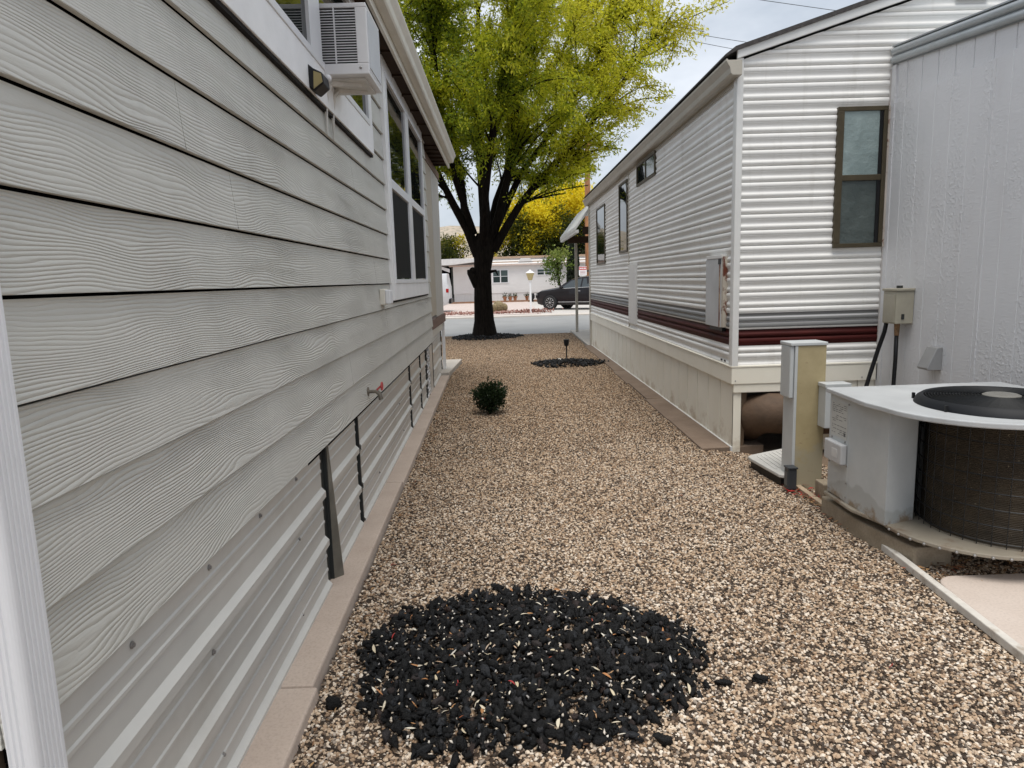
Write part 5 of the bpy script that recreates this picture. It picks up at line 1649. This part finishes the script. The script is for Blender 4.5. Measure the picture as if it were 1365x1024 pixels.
# carport at left
cp = thing('carport', 'white flat carport roof over a dark opening at the left end of the white home', 'carport', (-5.5, 50, -0.1))
MB().prism([(-9, 2.62), (-9, 2.95), (-3.2, 3.05), (-1.3, 2.95), (-1.3, 2.85), (-3.6, 2.62)], 'y', 48.6, 53).build('roof', WROOF, cp)
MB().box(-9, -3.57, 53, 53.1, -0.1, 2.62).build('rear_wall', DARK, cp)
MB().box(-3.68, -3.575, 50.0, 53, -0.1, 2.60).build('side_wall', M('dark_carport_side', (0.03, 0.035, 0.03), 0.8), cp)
MB().box(-4.95, -4.87, 49.0, 49.08, -0.1, 2.62).build('post', WHITE, cp)
MB().prism([(-5.2, 2.3), (-4.4, 2.38), (-3.7, 2.1), (-3.7, 2.35), (-4.2, 2.52), (-5.2, 2.5)], 'y', 48.9, 48.93).build('awning_valance', WROOF, cp)
pc = thing('patio_chair', 'white patio chair standing in the dark carport', 'chair', (-4.25, 51, -0.1))
MB().box(-4.55, -4.0, 50.7, 51.2, 0.32, 0.37).build('seat', WHITE, pc, bevel=0.01)
MB().box(-4.55, -4.0, 51.2, 51.25, 0.37, 0.85).build('backrest', WHITE, pc, bevel=0.01)
for (x, y) in ((-4.53, 50.72), (-4.06, 50.72), (-4.53, 51.17), (-4.06, 51.17)):
    MB().box(x, x + 0.04, y, y + 0.04, -0.1, 0.32).build('leg', WHITE, pc)
bq = thing('barbecue_grill', 'dark covered grill standing in the carport', 'grill', (-4.6, 50.4, -0.1))
MB().box(-5.0, -4.6, 50.2, 50.6, 0.3, 0.62).build('body', BLACKPL, bq, bevel=0.02)
MB().lathe([(0.20, -0.22), (0.20, 0.22)], (-4.8, 50.4, 0.62), 14, 'x').build('lid', M('grill_grey_lid', (0.3, 0.3, 0.31), 0.4, metal=0.5), bq)
MB().box(-4.95, -4.65, 50.25, 50.55, -0.1, 0.3).build('cabinet', BLACKPL, bq)

# street lamp post in the yard
lp_ = thing('yard_lamp', 'white lamp post with a yellowed lantern in the pink yard', 'lamp post', (1.30, 32.7, -0.09))
MB().tube([(1.30, 32.7, -0.12), (1.30, 32.7, 1.40)], 0.045, 10).build('post', WHITE, lp_)
MB().lathe([(0.05, 1.38), (0.10, 1.42), (0.06, 1.45)], (1.30, 32.7, 0), 12).build('collar', WHITE, lp_)
MB().lathe([(0.09, 1.44), (0.20, 1.78), (0.001, 1.78)], (1.30, 32.7, 0), 8).build('lantern', M('yellowed_lantern', (0.52, 0.42, 0.20), 0.4, var=0.06), lp_)
MB().lathe([(0.22, 1.775), (0.20, 1.80), (0.07, 1.87), (0.02, 1.93), (0.001, 1.94)], (1.30, 32.7, 0), 8).build('lantern_cap', WHITE, lp_)

# red rock border and small plants
P = np.stack([rng.uniform(-4.5, 1.75, 900), rng.normal(33.6, 0.55, 900), rng.uniform(-0.09, -0.03, 900)], 1)
P3 = np.stack([rng.normal(1.55, 0.45, 140), rng.normal(33.1, 0.3, 140), rng.uniform(-0.09, 0.06, 140)], 1)
REDR = mat_tint('red_lava_rock', [(0, (0.16, 0.06, 0.045)), (0.5, (0.30, 0.15, 0.12)), (1, (0.45, 0.33, 0.29))], 0.9)
tag(scatter('red_rock_border', np.concatenate([P, P3]), rng.uniform(0.04, 0.10, 1040), REDR, rocks1), 'border of small reddish rocks along the far kerb', 'rock border', kind='stuff')
cz = thing('barrel_cactus', 'round tan-green barrel cactus clump right of the big trunk across the street', 'cactus', (-0.25, 34.4, -0.09))
cm = MB()
for (x, y, r) in ((-0.42, 34.4, 0.19), (-0.18, 34.35, 0.24), (0.02, 34.45, 0.2), (-0.28, 34.6, 0.26)):
    vs, fs = [], []
    nn, mm = 8, 28
    for i in range(nn + 1):
        th = PI * i / nn
        for k in range(mm):
            a = 2 * PI * k / mm; q = r * (1.0 if k % 2 else 0.84)
            vs.append((x + q * math.sin(th) * math.cos(a), y + q * math.sin(th) * math.sin(a), -0.09 + r * 1.1 - 1.1 * r * math.cos(th)))
    for i in range(nn):
        for k in range(mm): fs.append((i * mm + k, i * mm + (k + 1) % mm, (i + 1) * mm + (k + 1) % mm, (i + 1) * mm + k))
    cm.add(vs, fs)
cm.build('stem_cluster', M('cactus_skin', (0.22, 0.17, 0.09), 0.8, var=0.4, scale=10), cz)
TERRA = M('terracotta', (0.38, 0.17, 0.09), 0.8, var=0.15)
for (x, lab) in ((0.12, 'terracotta pot under the window, leftmost of the pots by the white home'), (0.5, 'second terracotta pot from the left by the white home'), (0.85, 'third terracotta pot along the white home'), (1.7, 'low terracotta pot standing apart behind the lamp post')):
    pt = thing('plant_pot', lab, 'plant pot', (x, 49.35, 0.02), 'terracotta pots along the white home')
    MB().lathe([(0.09, 0.02), (0.14, 0.26), (0.155, 0.26), (0.155, 0.30), (0.13, 0.30), (0.12, 0.24)], (x, 49.35, 0), 12).build('pot', TERRA, pt)
    nn = 60
    Pp = np.array([x, 49.35, 0.36]) + rng.normal(size=(nn, 3)) * np.array([0.09, 0.09, 0.08])
    leaf_mesh('foliage', Pp, rng.normal(size=(nn, 3)) + np.array([0, 0, 0.8]), rng.uniform(0.1, 0.2, nn), rng.uniform(0.015, 0.03, nn), YLEAF, rng.random(nn) * 0.5, pt)
for (x, lab) in ((2.05, 'black garden urn left of the car by the white home'), (2.45, 'black garden urn nearest the car by the white home')):
    u_ = MB().lathe([(0.10, 0.02), (0.13, 0.05), (0.05, 0.12), (0.16, 0.3), (0.17, 0.45), (0.12, 0.56), (0.14, 0.6), (0.001, 0.6)], (x, 48.4, -0.1), 14).build('garden_urn', BLACKPL)
    tag(u_, lab, 'urn', 'black urns by the white home')

# ------------------------------------------------------------------ cars
def car(name, label, cat, pos, head, paint, L=4.75, Wd=1.90, H=1.68, wr=0.37, van=False):
    """nose towards +x in its own frame"""
    hv = Vector((math.cos(head), math.sin(head), 0)); lv = Vector((-math.sin(head), math.cos(head), 0)); p0 = Vector(pos)
    xf = lambda p: tuple(p0 + hv * p[0] + lv * p[1] + Vector((0, 0, p[2])))
    k = H / 1.68; l = L / 4.75; w = Wd / 1.9
    root = thing(name, label, cat, pos)
    # stations: x, bottom z, half width at sill, half width at belt, belt z, roof half width, roof z
    st = [(2.36, 0.42, 0.62, 0.66, 0.72, 0.60, 0.74), (2.28, 0.30, 0.78, 0.80, 0.86, 0.74, 0.90), (2.0, 0.24, 0.88, 0.90, 0.95, 0.82, 1.00), (1.3, 0.24, 0.92, 0.94, 1.02, 0.85, 1.10),
          (0.98, 0.24, 0.92, 0.95, 1.06, 0.80, 1.15), (0.35, 0.24, 0.92, 0.95, 1.08, 0.66, 1.53), (0.0, 0.24, 0.92, 0.95, 1.09, 0.65, 1.63), (-0.7, 0.24, 0.92, 0.95, 1.11, 0.65, 1.68),
          (-1.5, 0.24, 0.92, 0.95, 1.14, 0.63, 1.63), (-2.0, 0.26, 0.90, 0.93, 1.17, 0.60, 1.52), (-2.27, 0.34, 0.84, 0.86, 1.16, 0.58, 1.28), (-2.38, 0.45, 0.76, 0.78, 1.0, 0.56, 1.05)]
    if van:
        st = [(a, b_, c_, d_, e_ + (0.1 if a < 1.2 else 0), (f_ + 0.14 if a < 0.9 else f_), (1.68 if a < 0.5 and a > -2.3 else g_)) for a, b_, c_, d_, e_, f_, g_ in st]
    sec_ = []
    for a, b_, c_, d_, e_, f_, g_ in st:
        sec_.append([(a * l, y * w, z * k) for y, z in ((c_ - 0.08, b_), (c_, b_ + 0.12), (d_, (b_ + e_) / 2 + 0.08), (d_ - 0.01, e_), (f_, g_ - 0.03), (f_ - 0.10, g_),
                                                       (-(f_ - 0.10), g_), (-f_, g_ - 0.03), (-(d_ - 0.01), e_), (-d_, (b_ + e_) / 2 + 0.08), (-c_, b_ + 0.12), (-(c_ - 0.08), b_))])
    n = 12
    vs = [p for s in sec_ for p in s]; fs = []
    for i in range(len(sec_) - 1):
        for j in range(n):
            j2 = (j + 1) % n
            fs.append((i * n + j, i * n + j2, (i + 1) * n + j2, (i + 1) * n + j))
    fs += [tuple(range(n)), tuple((len(sec_) - 1) * n + j for j in range(n))[::-1]]
    MB(xf).add(vs, fs).build('body', paint, root, smooth=True, flat_angle=28)

    def side(x, t_):   # point on the glasshouse side: x along, t_ 0 belt .. 1 roof
        xs = [s[0] * l for s in st][::-1]
        g = lambda i: np.interp(x, xs, [s[i] for s in st][::-1])
        return (g(3) - 0.01 + (g(5) - g(3) + 0.01) * t_) * w + 0.012, (g(4) + (g(6) - 0.03 - g(4)) * t_) * k
    for s in (1, -1):
        for (xa, xb, xc, xd) in ((0.78, 0.27, -0.32, -0.32), (-0.40, -0.40, -1.25, -1.25), (-1.33, -1.33, -1.75, -2.0)):
            q = MB(xf); vs = []
            for x, t_ in ((xa * l, 0.08), (xb * l, 0.86), (xc * l, 0.90), (xd * l, 0.08)):
                y, z = side(x, t_); vs.append((x, s * y, z))
            q.add(vs, [(0, 1, 2, 3)]).build('side_window', CARGLASS, root)
        q = MB(xf)
        pts = [side(x, 0.03) for x in (0.80 * l, 0.0, -1.0 * l, -2.0 * l)]
        q.tube([(x, s * (p[0] + 0.002), p[1]) for x, p in zip((0.80 * l, 0.0, -1.0 * l, -2.0 * l), pts)], 0.014, 5)
        q.build('window_trim', CHROME, root)
        hd_ = MB(xf)
        for x in (-0.25, -1.15): hd_.box(x * l - 0.1, x * l + 0.1, s * 0.945 * w, s * 0.985 * w, 0.93 * k, 0.96 * k)
        hd_.build('door_handle', CHROME, root)
        MB(xf).box(-1.0 * l, 0.95 * l, s * 0.925 * w, s * 0.955 * w, 0.385 * k, 0.415 * k).build('sill_trim', CHROME, root)
        mm = MB(xf).box(0.62 * l, 0.78 * l, s * 0.95 * w, s * 1.12 * w, 1.06 * k, 1.2 * k).build('mirror', paint, root, bevel=0.03)
        hl = MB(xf).box(2.12 * l, 2.3 * l, s * 0.55 * w, s * 0.80 * w, 0.72 * k, 0.84 * k).build('headlight', M('lamp_glass', (0.5, 0.5, 0.5), 0.15), root, bevel=0.02)
        MB(xf).box(-2.345 * l, -2.2 * l, s * 0.62 * w, s * 0.88 * w, 0.85 * k, 1.02 * k).build('tail_light', M('red_lamp', (0.35, 0.01, 0.01), 0.2), root, bevel=0.02)
        for x in (1.42, -1.43):
            yo = s * 0.80 * w
            MB(xf).lathe([(0.001, 0), (wr * 1.18, 0), (wr * 1.18, 0.001)], (x * l, s * 0.952 * w, wr + 0.01), 24, 'y').build('wheel_arch', BLACKPL, root)
            wh = MB(xf).lathe([(wr * 0.68, -0.12), (wr * 0.95, -0.12), (wr, -0.08), (wr, 0.08), (wr * 0.95, 0.12), (wr * 0.68, 0.12), (wr * 0.68, -0.12)], (x * l, s * 0.87 * w, wr), 28, 'y').build('wheel', RUBBER, root, smooth=True, flat_angle=40)
            rm = MB(xf)
            yc = s * 0.97 * w
            rm.lathe([(wr * 0.62, -0.01), (wr * 0.70, -0.01), (wr * 0.70, 0.01), (wr * 0.62, 0.01), (wr * 0.62, -0.01)], (x * l, yc, wr), 28, 'y')
            rm.lathe([(0.001, 0.012 * s), (0.06, 0.01 * s), (0.06, -0.01 * s)], (x * l, yc, wr), 12, 'y')
            for q in range(10):
                a = 2 * PI * q / 10
                e1, e2 = a - 0.10, a + 0.10
                rm.add([(x * l + 0.05 * math.cos(a), yc, wr + 0.05 * math.sin(a)), (x * l + wr * 0.66 * math.cos(e1), yc, wr + wr * 0.66 * math.sin(e1)), (x * l + wr * 0.66 * math.cos(e2), yc, wr + wr * 0.66 * math.sin(e2))], [(0, 1, 2)])
            rm.build('rim', CHROME, wh)
    y0 = 0.52 * w
    MB(xf).add([(0.93 * l, -0.78 * w, 1.175 * k), (0.93 * l, 0.78 * w, 1.175 * k), (0.36 * l, 0.62 * w, 1.535 * k), (0.36 * l, -0.62 * w, 1.535 * k)], [(0, 1, 2, 3)]).build('windshield', CARGLASS, root)
    MB(xf).add([(-2.30 * l, -0.55 * w, 1.22 * k), (-2.30 * l, 0.55 * w, 1.22 * k), (-2.03 * l, 0.55 * w, 1.53 * k), (-2.03 * l, -0.55 * w, 1.53 * k)], [(0, 1, 2, 3)]).build('rear_window', GLASS, root)
    MB(xf).box(2.30 * l, 2.375 * l, -0.5 * w, 0.5 * w, 0.5 * k, 0.74 * k).build('grille', BLACKPL, root)
    MB(xf).box(-2.45 * l, -2.33 * l, -0.8 * w, 0.8 * w, 0.36 * k, 0.58 * k).build('rear_bumper', BLACKPL, root, bevel=0.03)
    return root


CARGLASS = mat_glass('car_glass', (0.035, 0.045, 0.05), 0.04, 0.7)
CHROME = M('satin_chrome', (0.6, 0.6, 0.6), 0.25, metal=0.9, var=0.03)
RUBBER = M('tyre_rubber', (0.015, 0.015, 0.015), 0.8)
m, t, b = newmat('dark_plum_car_paint'); b.inputs['Base Color'].default_value = (0.006, 0.004, 0.0055, 1); b.inputs['Roughness'].default_value = 0.3; b.inputs['Specular IOR Level'].default_value = 0.3; b.inputs['Coat Weight'].default_value = 0.25
DKP = m
m, t, b = newmat('white_van_paint'); b.inputs['Base Color'].default_value = (0.6, 0.61, 0.62, 1); b.inputs['Roughness'].default_value = 0.3; b.inputs['Coat Weight'].default_value = 0.5
WVP = m
hd35 = math.radians(180 - 33)
front = Vector((2.43, 35.6, -0.11))
ctr = front + Vector((0.0, 0.87, 0)) * 0 - Vector((math.cos(hd35), math.sin(hd35), 0)) * 1.42 - Vector((-math.sin(hd35), math.cos(hd35), 0)) * 0.9
car('parked_car', 'dark plum crossover car parked in the driveway across the street', 'car', tuple(ctr), hd35, DKP)
car('parked_van', 'white van mostly hidden beyond the corner of the grey home', 'van', (-5.25, 37.0, -0.09), math.radians(180), WVP, L=4.9, Wd=1.95, H=2.0, van=True)

# ------------------------------------------------------------------ utility pole, sign, wires
up_ = thing('utility_pole', 'orange-brown wooden utility pole beyond the trailer awning', 'utility pole', (5.6, 45.0, -0.11))
m, t, b = newmat('weathered_orange_wood')
x, y, z = xyz(t)
n = noise(t, 1.0, 6, 0.7, vec=comb(t, math_(t, 'MULTIPLY', x, 14.0), math_(t, 'MULTIPLY', y, 14.0), math_(t, 'MULTIPLY', z, 0.8)))
t.links.new(ramp(t, n, [(0.3, (0.14, 0.055, 0.025)), (0.55, (0.38, 0.18, 0.08)), (0.75, (0.50, 0.27, 0.13))]), b.inputs['Base Color']); b.inputs['Roughness'].default_value = 0.85
MB().tube([(5.6, 45, -0.3), (5.58, 45, 5), (5.6, 45, 10.5)], [0.21, 0.19, 0.15], 14).build('pole', m, up_, smooth=True, flat_angle=50)
MB().box(4.6, 6.6, 44.80, 44.86, 9.7, 9.85).build('crossarm', m, up_)
sg = thing('sign', 'small white sign with a red header fixed to the wooden pole', 'sign', (5.18, 44.7, 1.6))
MB().box(4.93, 5.43, 44.68, 44.70, 1.62, 2.19).build('board', WHITE, sg, bevel=0.004)
MB().box(4.94, 5.42, 44.674, 44.679, 1.98, 2.17).build('red_header', M('sign_red', (0.5, 0.03, 0.035), 0.5), sg)
tx = MB()
for (a, b_, z0, z1) in ((4.98, 5.05, 2.04, 2.11), (5.07, 5.12, 2.04, 2.11), (5.14, 5.22, 2.04, 2.11), (5.25, 5.38, 2.04, 2.11)):
    tx.box(a, b_, 44.670, 44.6735, z0, z1)
tx.build('header_lettering', WHITE, sg)
tx = MB()
for z0 in (1.70, 1.79, 1.88):
    tx.box(5.0, 5.36, 44.674, 44.679, z0, z0 + 0.03)
tx.build('lettering', M('sign_ink', (0.35, 0.12, 0.12), 0.6), sg)
MB().box(5.41, 5.62, 44.7, 44.76, 1.85, 1.95).build('bracket', CHANNEL, sg)
for i, (a, b_, lab) in enumerate((((1.8, 27.8, 11.5), (34, 40.2, 11.5), 'thin overhead power line, upper of the pair right of the big tree'),
                                  ((1.8, 28.1, 11.5), (34, 43.0, 11.5), 'thin overhead power line, lower of the pair right of the big tree'),
                                  ((2.0, 24.4, 11.5), (34, 34.2, 11.5), 'thin overhead power line crossing the top edge of the sky'))):
    a, b_ = Vector(a), Vector(b_)
    pts = [a.lerp(b_, u) + Vector((0, 0, -0.5 * 4 * u * (1 - u) + 0.2)) for u in np.linspace(0, 1, 13)]
    tag(MB().tube(pts, 0.011, 5).build('power_line', CHANNEL), lab, 'power line')
